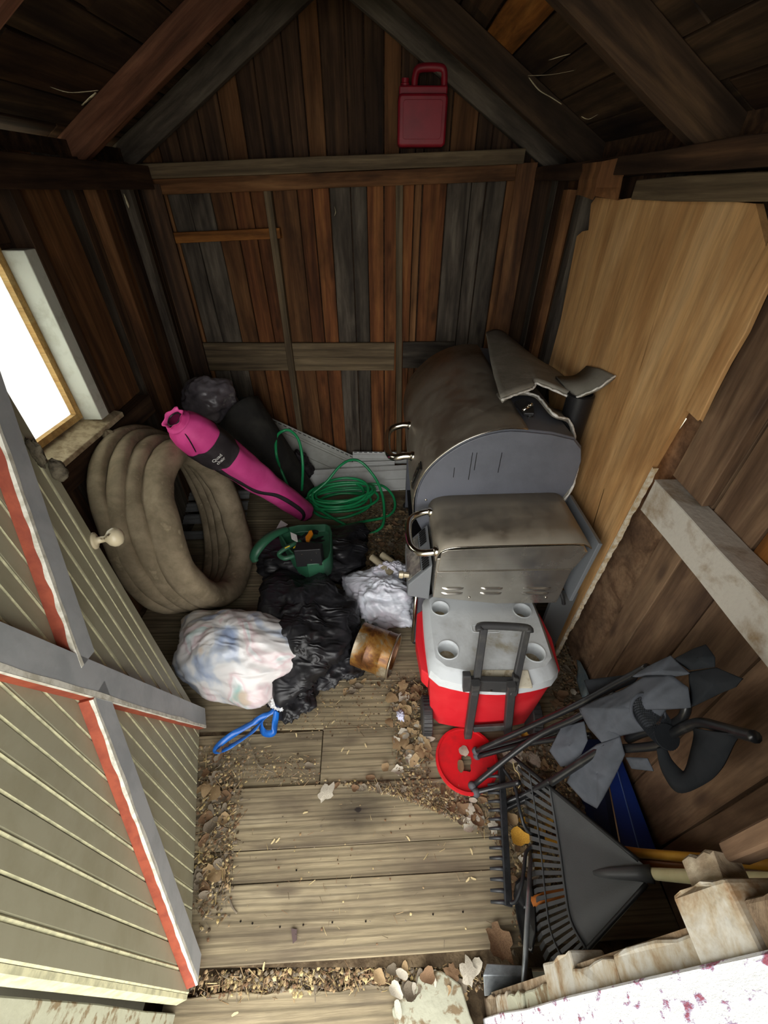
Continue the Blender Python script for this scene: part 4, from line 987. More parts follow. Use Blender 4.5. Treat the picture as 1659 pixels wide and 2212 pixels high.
C1 = [(-0.486, 2.056, 0.08), (-0.344, 2.159, 0.1), (-0.164, 2.191, 0.1), (-0.023, 2.195, 0.09), (0.052, 2.133, 0.06), (0.069, 2.04, 0.03), (0.021, 1.959, 0.02), (-0.124, 1.881, 0.04), (-0.297, 1.747, 0.1)]
D1 = [(-0.477, 2.042, 0.09), (-0.356, 1.936, 0.06), (-0.231, 1.863, 0.03)]
for p_ in (A1, B1, C1, D1): MB().tube(curve(p_, 10), .0085, 10).build('hose_loop', M['green'], gh, smooth=True)
hc = V((-0.269, 2.083, 0.06))
for i in range(8):
    pts = []; ox = U(-.03, .03); oy = U(-.025, .025); rx = .185 + U(-.03, .035); ry = .115 + U(-.02, .025); tz = U(-.12, .12)
    for k_ in range(12):
        a = 2 * math.pi * k_ / 12
        pts.append(hc + V((ox + rx * math.cos(a), oy + ry * math.sin(a) + .03 * math.cos(a), -.03 + i * .014 + tz * .2 * math.sin(a) + .012 * noise.noise(V((a, i, 0))))))
    for p in pts: p.z = max(.012, p.z)
    MB().tube(curve(pts, 6, True), .0085, 10, closed=True).build('hose_loop', M['green'], gh, smooth=True)

# ---- black trash bag with blue drawstring
M['trash'] = plain('black_trash_bag_film', '#1a1a1c', .42, spec=.45, var='#26262a', vs=10)
wrinkle(M['trash'], 1.0, 9)
tb = thing('trash_bag', 'black trash bag with bright blue drawstring behind the white bag', 'trash bag', (-.35, 1.1, 0))
oblob('bag_body', M['trash'], (-.335, 1.09, .09), (.205, .27, .16), 21, tb, amp=.25, ridge=.07, fr=1.5, bottom=.002, ears=[((-1, .9, .5), .35, 6), ((-.3, -1, -.3), .35, 8)], fine=.05)
oblob('bag_top', M['trash'], (-.40, 1.50, .10), (.25, .20, .14), 33, tb, amp=.3, ridge=.10, fr=1.6, bottom=.002, ears=[((1, 1, .1), .5, 5)], fine=.06)
oblob('bag_skirt', M['trash'], (-.20, 1.02, .02), (.13, .17, .035), 27, tb, amp=.3, ridge=.06, fr=1.5, bottom=.002)
oblob('bag_tail', M['trash'], (-.37, .84, .03), (.10, .13, .06), 29, tb, amp=.25, ridge=.15, fr=2, bottom=.002, fine=.06)
M['blue'] = plain('glossy_blue_film', '#1f74d6', .3, var='#175fb8', vs=14, spec=.6, bmp=.3)
def ribbon(pts, wd, nm, mt, par, tw=0):
    P = curve(pts, 8); rows = []
    for i, p in enumerate(P):
        d = (P[min(i + 1, len(P) - 1)] - P[max(i - 1, 0)]).normalized(); s_ = d.cross(V((0, 0, 1))); s_ = s_.normalized() if s_.length > .01 else V((1, 0, 0))
        q = noise.noise(p * 22); s_ = (s_ + V((0, 0, tw + q * 1.2))).normalized() * wd * (1 + .3 * q) / 2
        rows.append([p - s_, p + V((0, 0, .002)), p + s_])
    return MB().grid(rows).build(nm, mt, par, smooth=True, solid=.0012)
ribbon([(-0.347, 0.745, 0.05), (-0.405, 0.752, 0.045), (-0.446, 0.734, 0.04), (-0.502, 0.704, 0.03), (-0.556, 0.675, 0.02), (-0.595, 0.645, 0.015), (-0.607, 0.62, 0.012), (-0.584, 0.62, 0.012), (-0.54, 0.645, 0.015), (-0.49, 0.683, 0.02), (-0.455, 0.726, 0.03)], .022, 'drawstring', M['blue'], tb, .5)
ribbon([(-0.407, 0.745, 0.045), (-0.41, 0.713, 0.03), (-0.413, 0.682, 0.015), (-0.445, 0.682, 0.012), (-0.463, 0.707, 0.02), (-0.449, 0.736, 0.035)], .024, 'drawstring', M['blue'], tb, .7)

# ---- white bag of clothes
m, nt, b, out = newmat('thin_white_bag_over_clothes'); co = coords(nt, (1, 1, 1), False)
n = N(nt, 'ShaderNodeTexNoise', Scale=5.0, Detail=3.0, Roughness=.5, Distortion=.8); nt.links.new(co, n.inputs['Vector'])
r = ramp(nt, n.outputs['Fac'], [(.3, '#7f95bd'), (.40, '#b9c2d0'), (.44, '#dcdcdc'), (.52, '#e3dedc'), (.57, '#d8bfc2'), (.60, '#e2e2e2'), (.66, '#86bfb8'), (.72, '#dfe3e0')])
n2 = N(nt, 'ShaderNodeTexNoise', Scale=7.0, Detail=2.0); nt.links.new(co, n2.inputs['Vector'])
r2 = ramp(nt, n2.outputs[0], [(.62, '#000000'), (.68, '#ffffff')]); c_ = mixc(nt, r2.outputs[0], r.outputs[0], hx('#cdb8a0'))
nt.links.new(mixc(nt, .15, c_, hx('#eef0f2')), b.inputs['Base Color']); b.inputs['Roughness'].default_value = .28; b.inputs['Specular IOR Level'].default_value = .6
wv_ = N(nt, 'ShaderNodeTexNoise', Scale=16.0, Detail=5.0, Distortion=1.4); nt.links.new(co, wv_.inputs['Vector']); M['whitebag'] = m; wrinkle(m, .8, 6)
wbg = thing('laundry_bag', 'large white plastic bag stuffed with colourful clothes beside the door', 'plastic bag', (-.57, .93, 0))
oblob('bag_film', M['whitebag'], (-.60, .945, .125), (.245, .175, .165), 41, wbg, amp=.12, ridge=.02, fr=1.5, nu=96, nv=60, bottom=.003, ears=[((-1, 1, .3), .28, 10), ((.45, -1, -.15), .35, 16), ((1, -.1, .1), .12, 5)], fine=.03)
oblob('bag_corner', M['whitebag'], (-0.403, 0.795, 0.06), (.05, .05, .035), 44, wbg, amp=.3, ridge=.2, bottom=.004, fine=.1)

# ---- small white bag with tubes sticking out
m2 = plain('pale_blue_white_bag_film', '#dfe4ee', .3, var='#d6d2de', vs=9, spec=.6); wrinkle(m2, .8, 9)
sg = thing('grocery_bag', 'small crumpled white grocery bag with tubes beside the grill', 'plastic bag', (-.02, 1.3, 0))
oblob('bag_film', m2, (-.015, 1.27, .085), (.15, .15, .115), 52, sg, amp=.22, ridge=.07, fr=1.7, nu=84, nv=52, bottom=.003, ears=[((-1, .5, .2), .45, 9), ((1, -.9, -.1), .45, 7)], fine=.08)
oblob('bag_mouth', m2, (.03, 1.37, .15), (.085, .05, .055), 57, sg, amp=.3, ridge=.2, fr=2, fine=.1)
M['pvc'] = plain('dull_beige_tube', '#a89d84', .5, var='#8d8168', vs=12)
k = MB().tube([V((-.06, 1.43, .19)), V((.04, 1.33, .175))], .017, 14); tag(k.build('plastic_tube', M['pvc'], None, smooth=False, auto=40) if False else k.build('plastic_tube', M['pvc'], None, auto=40), 'longer beige tube lying in the mouth of the small white bag', 'tube')
k = MB().tube([V((-.01, 1.45, .185)), V((.065, 1.375, .18))], .018, 14); tag(k.build('plastic_tube', M['pvc'], None, auto=40), 'shorter beige tube behind the longer one in the small white bag', 'tube')
k = MB().tube(curve([(.0, 1.50, .04), (.02, 1.49, .10), (.05, 1.48, .12), (.04, 1.47, .16), (.02, 1.46, .15)], 6), .004, 8); tag(k.build('bent_wire', M['black']), 'black bent wire behind the small white bag', 'wire')
M['clearbag'] = plain('crumpled_clear_film', '#8b8f7c', .15, var='#5f6250', vs=14, bmp=1, bs=24, spec=.8)
tag(oblob('clear_wrapper', M['clearbag'], (-.10, 1.18, .02), (.075, .13, .03), 60, amp=.4, ridge=.3, bottom=.002), 'crumpled clear plastic wrap between the black and small white bags', 'plastic wrap')

# ---- rusty pail
m, nt, b, out = newmat('rusty_tin'); co = coords(nt, (1, 1, 1), False)
n = N(nt, 'ShaderNodeTexNoise', Scale=9.0, Detail=7.0, Roughness=.65, Distortion=.5); nt.links.new(co, n.inputs['Vector'])
r = ramp(nt, n.outputs[0], [(.3, '#33210f'), (.43, '#6f4520'), (.5, '#946a30'), (.56, '#85765c'), (.66, '#aea48f')]); nt.links.new(r.outputs[0], b.inputs['Base Color'])
b.inputs['Metallic'].default_value = .3; b.inputs['Roughness'].default_value = .35; bump(nt, b, n.outputs[0], .2, .004); M['rust'] = m
q0 = V((-0.107, 1.006, 0.098)); q1 = V((0.039, 0.951, 0.088)); ax_ = (q1 - q0).normalized(); Lc = (q1 - q0).length
can = thing('rusty_pail', 'rusty brown tin pail lying on its side on the floor', 'pail', ((q0.x + q1.x) / 2, (q0.y + q1.y) / 2, 0))
rc_ = .091
k = MB().lathe([(.0001, .004), (rc_ - .004, .004), (rc_ - .002, 0), (rc_ + .002, .001), (rc_, .006), (rc_, Lc * .3), (rc_ + .0025, Lc * .33), (rc_, Lc * .36), (rc_, Lc * .7), (rc_ + .0025, Lc * .73), (rc_, Lc * .76), (rc_, Lc - .004), (rc_ + .003, Lc), (rc_, Lc + .003), (rc_ - .003, Lc), (rc_ - .004, Lc - .01), (rc_ - .004, .02), (.0001, .018)], q0, ax_, 48)
k.build('pail_body', M['rust'], can, auto=30)
MB().lathe([(rc_ - .006, Lc + .002), (rc_ + .004, Lc - .002), (rc_ + .004, Lc + .004), (rc_ - .003, Lc + .006), (rc_ - .006, Lc + .002)], q0, ax_, 48).build('rim', plain('worn_tin_rim', '#b7ab95', .3, metal=.8), can, smooth=True)

# ---- green electric tool with black block
M['dgreen'] = plain('dark_green_tool_plastic', '#2c6146', .45, var='#2a5740', vs=6, spec=.5)
M['orangepl'] = plain('orange_plastic', '#e08a1e', .45)
tl = thing('garden_vacuum', 'dark green garden power tool with orange lever on the black bag', 'power tool', (-0.405, 1.441, 0.22))
T_ = [(-0.52, 1.504, 0.285), (-0.478, 1.546, 0.285), (-0.428, 1.564, 0.285), (-0.29, 1.571, 0.285), (-0.267, 1.55, 0.285), (-0.255, 1.504, 0.285), (-0.244, 1.374, 0.285), (-0.25, 1.325, 0.285), (-0.274, 1.296, 0.285), (-0.341, 1.284, 0.285), (-0.4, 1.328, 0.285), (-0.449, 1.386, 0.285)]
k = MB(); top = [V(p) for p in T_]; cen = sum(top, V((0, 0, 0))) / len(top)
rows = [[p + V((0, 0, -.10)) for p in top], top, [lerp(p, cen, .07) + V((0, 0, .003)) for p in top], [lerp(p, cen, .13) + V((0, 0, -.035)) for p in top], [lerp(p, cen, .5) + V((0, 0, -.045)) for p in top], [lerp(p, cen, .99) + V((0, 0, -.045)) for p in top]]
k.grid(rows, True); k.build('housing', M['dgreen'], tl, auto=40, bevel=.003)
P_ = [(-0.48, 1.528, 0.285), (-0.524, 1.48, 0.3), (-0.563, 1.427, 0.3), (-0.594, 1.385, 0.28), (-0.611, 1.369, 0.25), (-0.605, 1.362, 0.23)]
MB().tube(curve(P_, 8), lambda t: .020 + .006 * math.sin(t * 3), 10, flat=.7).build('front_handle', M['dgreen'], tl, smooth=True)
P_ = [(-0.393, 1.427, 0.3), (-0.435, 1.395, 0.3), (-0.478, 1.362, 0.29), (-0.481, 1.348, 0.28), (-0.452, 1.33, 0.28), (-0.413, 1.348, 0.28)]
MB().tube(curve(P_, 8), .011, 10, flat=.9).build('rear_handle', M['dgreen'], tl, smooth=True)
MB().prism([V(q) for q in [(-0.45, 1.476, 0.31), (-0.416, 1.455, 0.31), (-0.401, 1.403, 0.31), (-0.435, 1.426, 0.31)]], (0, 0, .002)).build('white_label', M['white'], tl)
for (u_, a_, b_) in ((0, (-0.454, 1.361, 0.315), (-0.434, 1.376, 0.315)), (1, (-0.414, 1.361, 0.315), (-0.401, 1.382, 0.315))):
    MB().tube([a_, b_], .0025, 6).build('yellow_mark', plain('yellow_print', '#e0c22a', .5), tl)
lv_ = [V(q) for q in [(-0.355, 1.458, 0.325), (-0.342, 1.462, 0.325), (-0.333, 1.438, 0.325), (-0.341, 1.406, 0.325), (-0.343, 1.387, 0.325), (-0.36, 1.39, 0.325), (-0.366, 1.416, 0.325), (-0.358, 1.435, 0.325)]]
MB().prism(lv_, (0, 0, .012)).build('lever', M['orangepl'], tl, bevel=.002)
# black steel block in front of it
bA = [V(q) for q in [(-0.393, 1.285, 0.37), (-0.278, 1.296, 0.37), (-0.273, 1.335, 0.37), (-0.389, 1.344, 0.37)]]
k = MB(); k.hexa([p + V((0, -.002, -.10)) for p in bA], bA)
bx = k.build('black_block', M['black'], None, bevel=.003); tag(bx, 'small black box with three bright screws in front of the green tool', 'box')
fa, fb = bA[0], bA[1]
for (f, g_) in ((.28, .25), (.82, .22), (.6, .62)):
    MB().lathe([(.0001, .002), (.003, .0015), (.0035, 0)], lerp(fa, fb, f) + V((0, -.001, -.10 * g_)), (0, -1, 0), 8).build('screw', M['chrome'], bx)

# ================================================================ RIGHT SIDE CLUTTER
# ---- folded camp chairs
M['tube'] = plain('black_painted_steel_tube', '#232426', .3, spec=.6, var='#3a3a3a', vs=20, lo=.55, hi=.7)
M['canvas'] = plain('slate_grey_canvas', '#60646c', .85, var='#54585f', vs=10, bmp=.35, bs=200, spec=.2)
M['canvas2'] = plain('black_canvas', '#2d3034', .85, var='#262a2e', vs=10, bmp=.35, bs=200, spec=.2)
wrinkle(M['canvas'], .35, 5); wrinkle(M['canvas2'], .35, 5)
M['foot'] = plain('worn_grey_rubber', '#55565a', .7)
ch1 = thing('camp_chair', 'folded grey canvas camp chair with mesh cup holder, leaning on the right wall', 'chair', (0.349, 0.597, 0))
ch2 = thing('camp_chair', 'black folded camp chair behind the grey one, strap looped over its tubes', 'chair', (0.33, 0.496, 0))
def rod(pts, r, par, nm='frame_tube', mt='tube'): return MB().tube(curve(pts, 5) if len(pts) > 2 else pts, r, 10).build(nm, M[mt], par, smooth=True)
rod([(0.328, 0.606, 0.047), (0.469, 0.607, 0.223), (0.58, 0.597, 0.402), (0.638, 0.587, 0.532), (0.673, 0.57, 0.648)], .0095, ch1)
rod([(0.333, 0.597, 0.022), (0.484, 0.576, 0.187), (0.597, 0.524, 0.364)], .008, ch1)
rod([(0.302, 0.509, 0.015), (0.471, 0.568, 0.231), (0.573, 0.563, 0.402), (0.633, 0.565, 0.519)], .0095, ch1)
rod([(0.305, 0.489, 0.015), (0.374, 0.491, 0.06), (0.426, 0.479, 0.138)], .008, ch2)
rod([(0.339, 0.613, 0.021), (0.455, 0.602, 0.14), (0.537, 0.593, 0.236), (0.621, 0.581, 0.379)], .007, ch1)
rod([(0.489, 0.446, 0.239), (0.544, 0.457, 0.343), (0.59, 0.461, 0.448)], .011, ch2)
rod([(0.391, 0.459, 0.015), (0.466, 0.472, 0.069), (0.517, 0.474, 0.175)], .0085, ch2)
rod([(0.394, 0.442, 0.015), (0.475, 0.465, 0.05), (0.529, 0.467, 0.142)], .0085, ch2)
rod([(0.614, 0.449, 0.462), (0.646, 0.412, 0.577), (0.656, 0.413, 0.638), (0.662, 0.398, 0.719), (0.656, 0.362, 0.779), (0.646, 0.331, 0.828), (0.636, 0.309, 0.865)], .0105, ch2)
rod([(0.668, 0.443, 0.597), (0.668, 0.431, 0.655), (0.665, 0.431, 0.695), (0.669, 0.449, 0.72)], .010, ch1)
rod([(0.636, 0.468, 0.475), (0.651, 0.463, 0.522), (0.663, 0.449, 0.574)], .012, ch1)
rod([(0.495, 0.593, 0.16), (0.611, 0.581, 0.32), (0.666, 0.57, 0.431)], .008, ch2)
for q in [(0.327, 0.611, 0.034), (0.331, 0.6, 0.015)]: MB().grid(blobmesh(q, (.014, .013, .016), 2, amp=.1, nu=16, nv=10), True).build('rubber_foot', M['foot'], ch1, smooth=True)
for q in [(0.299, 0.508, 0.015), (0.308, 0.489, 0.015)]: MB().grid(blobmesh(q, (.015, .015, .018), 3, amp=.1, nu=16, nv=10), True).build('rubber_foot', M['foot'], ch2, smooth=True)
MB().tube([(0.297, 0.513, 0.015), (0.307, 0.484, 0.015)], .011, 10).build('rubber_foot', M['foot'], ch2, smooth=True)
def cloth(pts, nm, par, mt, puff=.02, seed=0, n=14, thick=.003, amp=.012):
    """fill a closed loop of points with a wrinkled sheet"""
    P = [V(pts[i]).lerp(V(pts[(i + 1) % len(pts)]), j / 5) for i in range(len(pts)) for j in range(5)]; c_ = sum(P, V((0, 0, 0))) / len(P); rows = []
    cd_ = (V((0, 0, 1.6)) - c_).normalized()
    for i in range(n + 1):
        f = i / n; row = []
        for p in P:
            q = lerp(c_, p, max(.001, f)); q = q + cd_ * (puff * (1 - f * f) + amp * (noise.noise(q * 13 + V((seed, 0, 0))) + .8 * (-abs(noise.noise(V((q.x * 9, q.y * 26, q.z * 14)) + V((0, seed, 5))))) * 1.6 + .3) * (1 - .4 * f))
            if q.x > .80: q.x = .80
            q.z = max(q.z, .01); row.append(q)
        rows.append(row)
    return MB().grid(rows, True).build(nm, M[mt], par, smooth=True, solid=thick)
cloth([(0.563, 0.571, 0.425), (0.592, 0.565, 0.489), (0.621, 0.545, 0.58), (0.638, 0.533, 0.664), (0.647, 0.492, 0.744), (0.65, 0.451, 0.767), (0.652, 0.422, 0.738), (0.648, 0.453, 0.666), (0.633, 0.44, 0.63), (0.623, 0.442, 0.582), (0.605, 0.46, 0.516), (0.58, 0.471, 0.447), (0.569, 0.517, 0.429)], 'seat_cloth', ch1, 'canvas', .035, 1)
cloth([(0.526, 0.437, 0.265), (0.546, 0.473, 0.332), (0.573, 0.472, 0.431), (0.602, 0.461, 0.508), (0.605, 0.425, 0.488), (0.594, 0.403, 0.426), (0.573, 0.371, 0.342), (0.572, 0.365, 0.298), (0.551, 0.387, 0.281)], 'side_flap', ch1, 'canvas', .02, 2)
cloth([(0.506, 0.525, 0.256), (0.539, 0.567, 0.321), (0.58, 0.55, 0.394), (0.576, 0.503, 0.379), (0.553, 0.47, 0.306), (0.529, 0.484, 0.248)], 'lower_flap', ch1, 'canvas', .015, 3)
cloth([(0.571, 0.519, 0.424), (0.581, 0.472, 0.445), (0.602, 0.461, 0.508), (0.603, 0.493, 0.513), (0.584, 0.527, 0.466)], 'seat_cloth_fold', ch1, 'canvas', .015, 9)
cloth([(0.637, 0.56, 0.617), (0.651, 0.552, 0.678), (0.662, 0.532, 0.758), (0.658, 0.499, 0.774), (0.654, 0.468, 0.791), (0.653, 0.495, 0.731), (0.647, 0.533, 0.665)], 'top_flap', ch1, 'canvas', .02, 4)
cloth([(0.668, 0.526, 0.752), (0.678, 0.513, 0.814), (0.683, 0.503, 0.844), (0.675, 0.468, 0.853), (0.673, 0.455, 0.84), (0.663, 0.481, 0.783)], 'back_cloth', ch2, 'canvas2', .015, 5)
cloth([(0.663, 0.479, 0.778), (0.671, 0.449, 0.846), (0.65, 0.392, 0.906), (0.655, 0.393, 0.874), (0.665, 0.412, 0.812), (0.659, 0.426, 0.73)], 'back_cloth', ch2, 'canvas2', .01, 6)
cloth([(0.616, 0.427, 0.467), (0.634, 0.401, 0.529), (0.64, 0.378, 0.519), (0.623, 0.404, 0.46)], 'side_flap', ch2, 'canvas', .01, 7)
cloth([(0.621, 0.668, 0.407), (0.668, 0.611, 0.533), (0.682, 0.582, 0.61), (0.675, 0.577, 0.557), (0.627, 0.609, 0.394)], 'side_flap', ch2, 'canvas2', .01, 8, amp=.008)
# strap loop hanging beside it (U shape)
rows = []
OUT = [(0.64, 0.316, 0.851), (0.648, 0.328, 0.809), (0.649, 0.309, 0.729), (0.648, 0.305, 0.657), (0.64, 0.317, 0.573), (0.639, 0.363, 0.554), (0.643, 0.404, 0.566)]
INN = [(0.661, 0.398, 0.698), (0.659, 0.384, 0.691), (0.653, 0.361, 0.656), (0.649, 0.345, 0.625), (0.647, 0.346, 0.612), (0.647, 0.375, 0.595), (0.649, 0.402, 0.595)]
a_, b_ = curve(OUT, 6), curve(INN, 6)
for p, q in zip(a_, b_):
    m_ = lerp(p, q, .5); m_.x = min(m_.x - .01, .79); rows.append([p, lerp(p, m_, .6), m_, lerp(q, m_, .6), q])
rows2 = []
MB().grid(rows).build('arm_sling', M['canvas2'], ch2, smooth=True, solid=.004)
# mesh cup holder: ring and hanging net
cx0 = V([(0.613, 0.455, 0.649)][0]); cz = V([(0.639, 0.407, 0.63)][0])
MB().tube([cx0 + V((.038 * math.cos(a), .036 * math.sin(a) * .9, .02 * math.sin(a))) for a in [i * math.pi / 12 for i in range(24)]], .004, 8, closed=True).build('cup_holder_ring', M['canvas'], ch1, smooth=True)
k = MB(); R_ = []
for i in range(13):
    f = i / 12; row = []
    for j in range(28):
        a = 2 * math.pi * j / 28; q = lerp(cx0, cz, f) + V((math.cos(a), .9 * math.sin(a), .4 * math.sin(a))) * (.036 * (1 - .25 * f ** 3)) ; row.append(q)
    R_.append(row)
for i in range(12):
    for j in range(28):
        k.tube([R_[i][j], R_[i + 1][(j + 1) % 28]], .0009, 3, caps=False); k.tube([R_[i][j], R_[i + 1][(j - 1) % 28]], .0009, 3, caps=False)
k.build('cup_holder_net', M['canvas2'], ch1)['kind'] = 'stuff'
k = MB(); k.prism([R_[-1][j] for j in range(28)], (0, 0, .003)); k.build('cup_holder_base', M['canvas2'], ch1)

# ---- blue board
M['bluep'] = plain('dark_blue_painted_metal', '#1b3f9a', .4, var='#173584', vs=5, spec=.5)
bb = thing('blue_board', 'long flat dark blue metal board lying along the right wall', 'board', (.68, .45, 0))
q = [V(p) for p in ((0.74, 0.559, 0.1), (0.825, 0.559, 0.1), (0.79, 0.315, 0.1), (0.687, 0.315, 0.1))]
q = [V((min(p.x, .80), p.y, p.z)) for p in q]
k = MB(); k.hexa([V((p.x, p.y, .06)) for p in reversed(q)][::-1], q); k.build('board_body', M['bluep'], bb, bevel=.003)
MB().tube([lerp(q[0], q[1], .55) + V((0, 0, .001)), lerp(q[3], q[2], .5) + V((0, 0, .001))], .002, 6).build('seam', plain('grey_blue_seam', '#5d78b4', .4), bb)
MB().hexa([V((q[0].x - .004, q[0].y, .04)), V((q[0].x, q[0].y, .04)), V((q[3].x, q[3].y, .04)), V((q[3].x - .004, q[3].y, .04))], [V((q[0].x - .004, q[0].y, .102)), V((q[0].x, q[0].y, .102)), V((q[3].x, q[3].y, .102)), V((q[3].x - .004, q[3].y, .102))]).build('bare_edge', M['chrome'], bb)
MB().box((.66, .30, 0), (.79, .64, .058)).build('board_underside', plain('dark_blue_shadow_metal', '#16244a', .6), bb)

# ---- blue-grey spade blade tip by the wall
M['spade'] = plain('weathered_blue_grey_steel', '#6f7f86', .5, metal=.4, var='#8c9490', vs=14)
sp_ = [V(p) for p in ((0.809, 0.948, 0.07), (0.818, 0.929, 0.09), (0.832, 0.878, 0.1), (0.838, 0.82, 0.1), (0.84, 0.786, 0.06), (0.781, 0.805, 0.03), (0.787, 0.878, 0.03))]
tag(cloth(sp_, 'spade_blade', None, 'spade', .012, 3, n=8, thick=.003, amp=.001), 'blue-grey weathered spade blade standing between the cooler and the right wall', 'spade')

# ---- leaf rake
M['rake'] = plain('dark_grey_rake_plastic', '#4d4f50', .5, var='#454748', vs=3, spec=.5, bmp=.1, bs=300)
lr = thing('leaf_rake', 'wide dark grey plastic leaf rake with pale wooden handle', 'rake', (.5, .3, 0))
AP = V((0.657, 0.231, 0.3))
tips = [V(p) for p in ((0.444, 0.579, 0.07), (0.449, 0.448, 0.03), (0.439, 0.331, 0.025), (0.421, 0.228, 0.025), (0.406, 0.137, 0.03), (0.421, 0.064, 0.05))]
TC = curve(tips, 12)
def tipat(f): 
    i = f * (len(TC) - 1); j = min(int(i), len(TC) - 2); return TC[j].lerp(TC[j + 1], i - j)
fn = (tips[0] - AP).cross(tips[-1] - AP).normalized()
if fn.z < 0: fn = -fn
def RK(f, r, h=0):
    t = tipat(f); return AP.lerp(t, r) + fn * (h + .020 * math.sin(min(1, r / .7) * math.pi * .5) * (1 - (2 * f - 1) ** 2))
rows = []
for i in range(17):
    r = .02 + (.66 - .02) * i / 16; rows.append([RK(.0 + j / 40, r) for j in range(41)])
MB().grid(rows).build('fan', M['rake'], lr, smooth=True, solid=.004)
MB().tube([RK(j / 40, .665, .003) for j in range(41)], .0035, 8).build('fan_rib', M['rake'], lr, smooth=True)
for f in (0.0, 1.0): MB().tube([RK(f, r / 12, 0) for r in range(1, 13)], .006, 6).build('fan_edge', plain('rake_edge_painted_shade', '#1e1f20', .5), lr, smooth=True)  # edges coloured near-black, painting in the shadow side of the fan
nt_ = 25
for i in range(nt_):
    f0 = (i + .12) / nt_; f1 = (i + .70) / nt_; k = MB(); rows = []
    for j in range(9):
        r = .655 + (1.0 - .655) * j / 8; w0 = .0 + .10 * (j / 8)
        dz = -.0 if j < 7 else -.012 * (j - 6)
        rows.append([RK(f0 + (f1 - f0) * w0 * .5, r, dz), RK(f1 - (f1 - f0) * w0 * .5, r, dz)])
    k.grid(rows).build('tine', M['rake'], lr, solid=.003)
MB().tube([RK(j / 40, .84, .0035) for j in range(41)], .0022, 6).build('tine_wire', M['rake'], lr, smooth=True)
MB().tube([RK(.5, .02, .0), RK(.5, .12, .006), RK(.5, .3, .004), RK(.5, .42, -.004)], lambda t: .019 * (1 - t * .6), 14).build('socket', M['rake'], lr, smooth=True)
M['ferr'] = plain('pale_varnished_handle', '#e6e0b4', .4, var='#dcd5a4', vs=9)
hd = V((0.593, 0.152, 0.7)) ; hd = V((.50, .13, 1.0)) if False else hd
dirh = (hd - AP).normalized()
MB().tube([AP - dirh * .02, AP + dirh * .62], .0122, 16).build('rake_handle', M['ferr'], lr, auto=40)
# twine caught on the rake
e = [(0.439, 0.555, 0.08), (0.451, 0.527, 0.08), (0.446, 0.485, 0.08), (0.453, 0.436, 0.08), (0.447, 0.375, 0.08), (0.437, 0.328, 0.08)]
tag(MB().tube(curve([(0.423, 0.541, 0.13), (0.423, 0.518, 0.13), (0.432, 0.505, 0.13), (0.431, 0.479, 0.13), (0.421, 0.466, 0.13)], 5), .0015, 5).build('twine', plain('straw_twine', '#c5b27e', .9)), 'short loop of straw twine caught on the leaf rake tines', 'twine')

# ---- bow rake
M['iron'] = plain('black_iron', '#26282a', .45, spec=.5, var='#33363a', vs=20, bmp=.2)
br = thing('bow_rake', 'black iron bow rake lying with its tines toward the floor boards', 'rake', (.36, .35, 0))
b0 = V((0.401, 0.554, 0.055)); b1 = V((0.342, 0.207, 0.055)); n = 15
board('head_bar', b0, b1, (.3, 0, 1), .022, .010, M['iron'], br, bev=.002)
for i in range(n):
    f = .02 + .96 * i / (n - 1); p = lerp(b0, b1, f)
    k = MB(); k.tube([p + V((0, 0, 0)), p + V((-.018, .002, -.002)), p + V((-.045, .004, -.014))], lambda t: .0068 * (1 - .45 * t), 8).build('tine', M['iron'], br, smooth=True)
gp = [lerp(b0, b1, .98) + V((.005, 0, 0)), V((0.365, 0.218, 0.06)), V((0.387, 0.25, 0.07)), V((0.408, 0.292, 0.06)), V((0.431, 0.331, 0.05)), V((0.501, 0.361, 0.03))]
MB().tube(curve(gp, 6), .0052, 8).build('bow_arm', M['iron'], br, smooth=True)
gp = [lerp(b0, b1, .02) + V((.005, 0, 0)), V((0.43, 0.491, 0.06)), V((0.427, 0.418, 0.07)), V((0.443, 0.376, 0.05)), V((0.501, 0.361, 0.03))]
MB().tube(curve(gp, 6), .0052, 8).build('bow_arm', M['iron'], br, smooth=True)
M['yel'] = plain('yellow_orange_varnished_handle', '#cf9a38', .4, var='#c08a2c', vs=9)
M['org'] = plain('red_brown_varnished_handle', '#a8632c', .4, var='#97551f', vs=9)
e0 = V((0.501, 0.361, 0.03)); e1 = V((0.692, 0.291, 0.2)); e2 = V((0.78, 0.202, 0.541))
MB().tube([e0, e1, e2, e2 + (e2 - e1).normalized() * .02], .011, 14).build('wooden_handle', M['yel'], br, smooth=True)
# ---- shovel: black blade, red-brown handle, D-shaped socket
sh = thing('shovel', 'black shovel blade on the floor under the leaf rake tines', 'shovel', (.4, .2, 0))
bl_ = [V(p) for p in ((0.382, 0.263, 0.02), (0.406, 0.277, 0.03), (0.424, 0.26, 0.04), (0.419, 0.207, 0.04), (0.407, 0.154, 0.035), (0.389, 0.121, 0.03), (0.371, 0.134, 0.015), (0.369, 0.188, 0.01), (0.372, 0.235, 0.01))]
M['gloss'] = plain('glossy_black_steel', '#17181a', .25, spec=.7)
cloth(bl_, 'shovel_blade', sh, 'gloss', -.006, 8, n=8, thick=.003, amp=.0005)
e0 = V((0.417, 0.218, 0.03)); e1 = V((0.698, 0.279, 0.17)); e2 = V((0.764, 0.217, 0.42))
MB().tube([e0, e1, e2], .013, 14).build('wooden_handle', M['org'], sh, smooth=True)
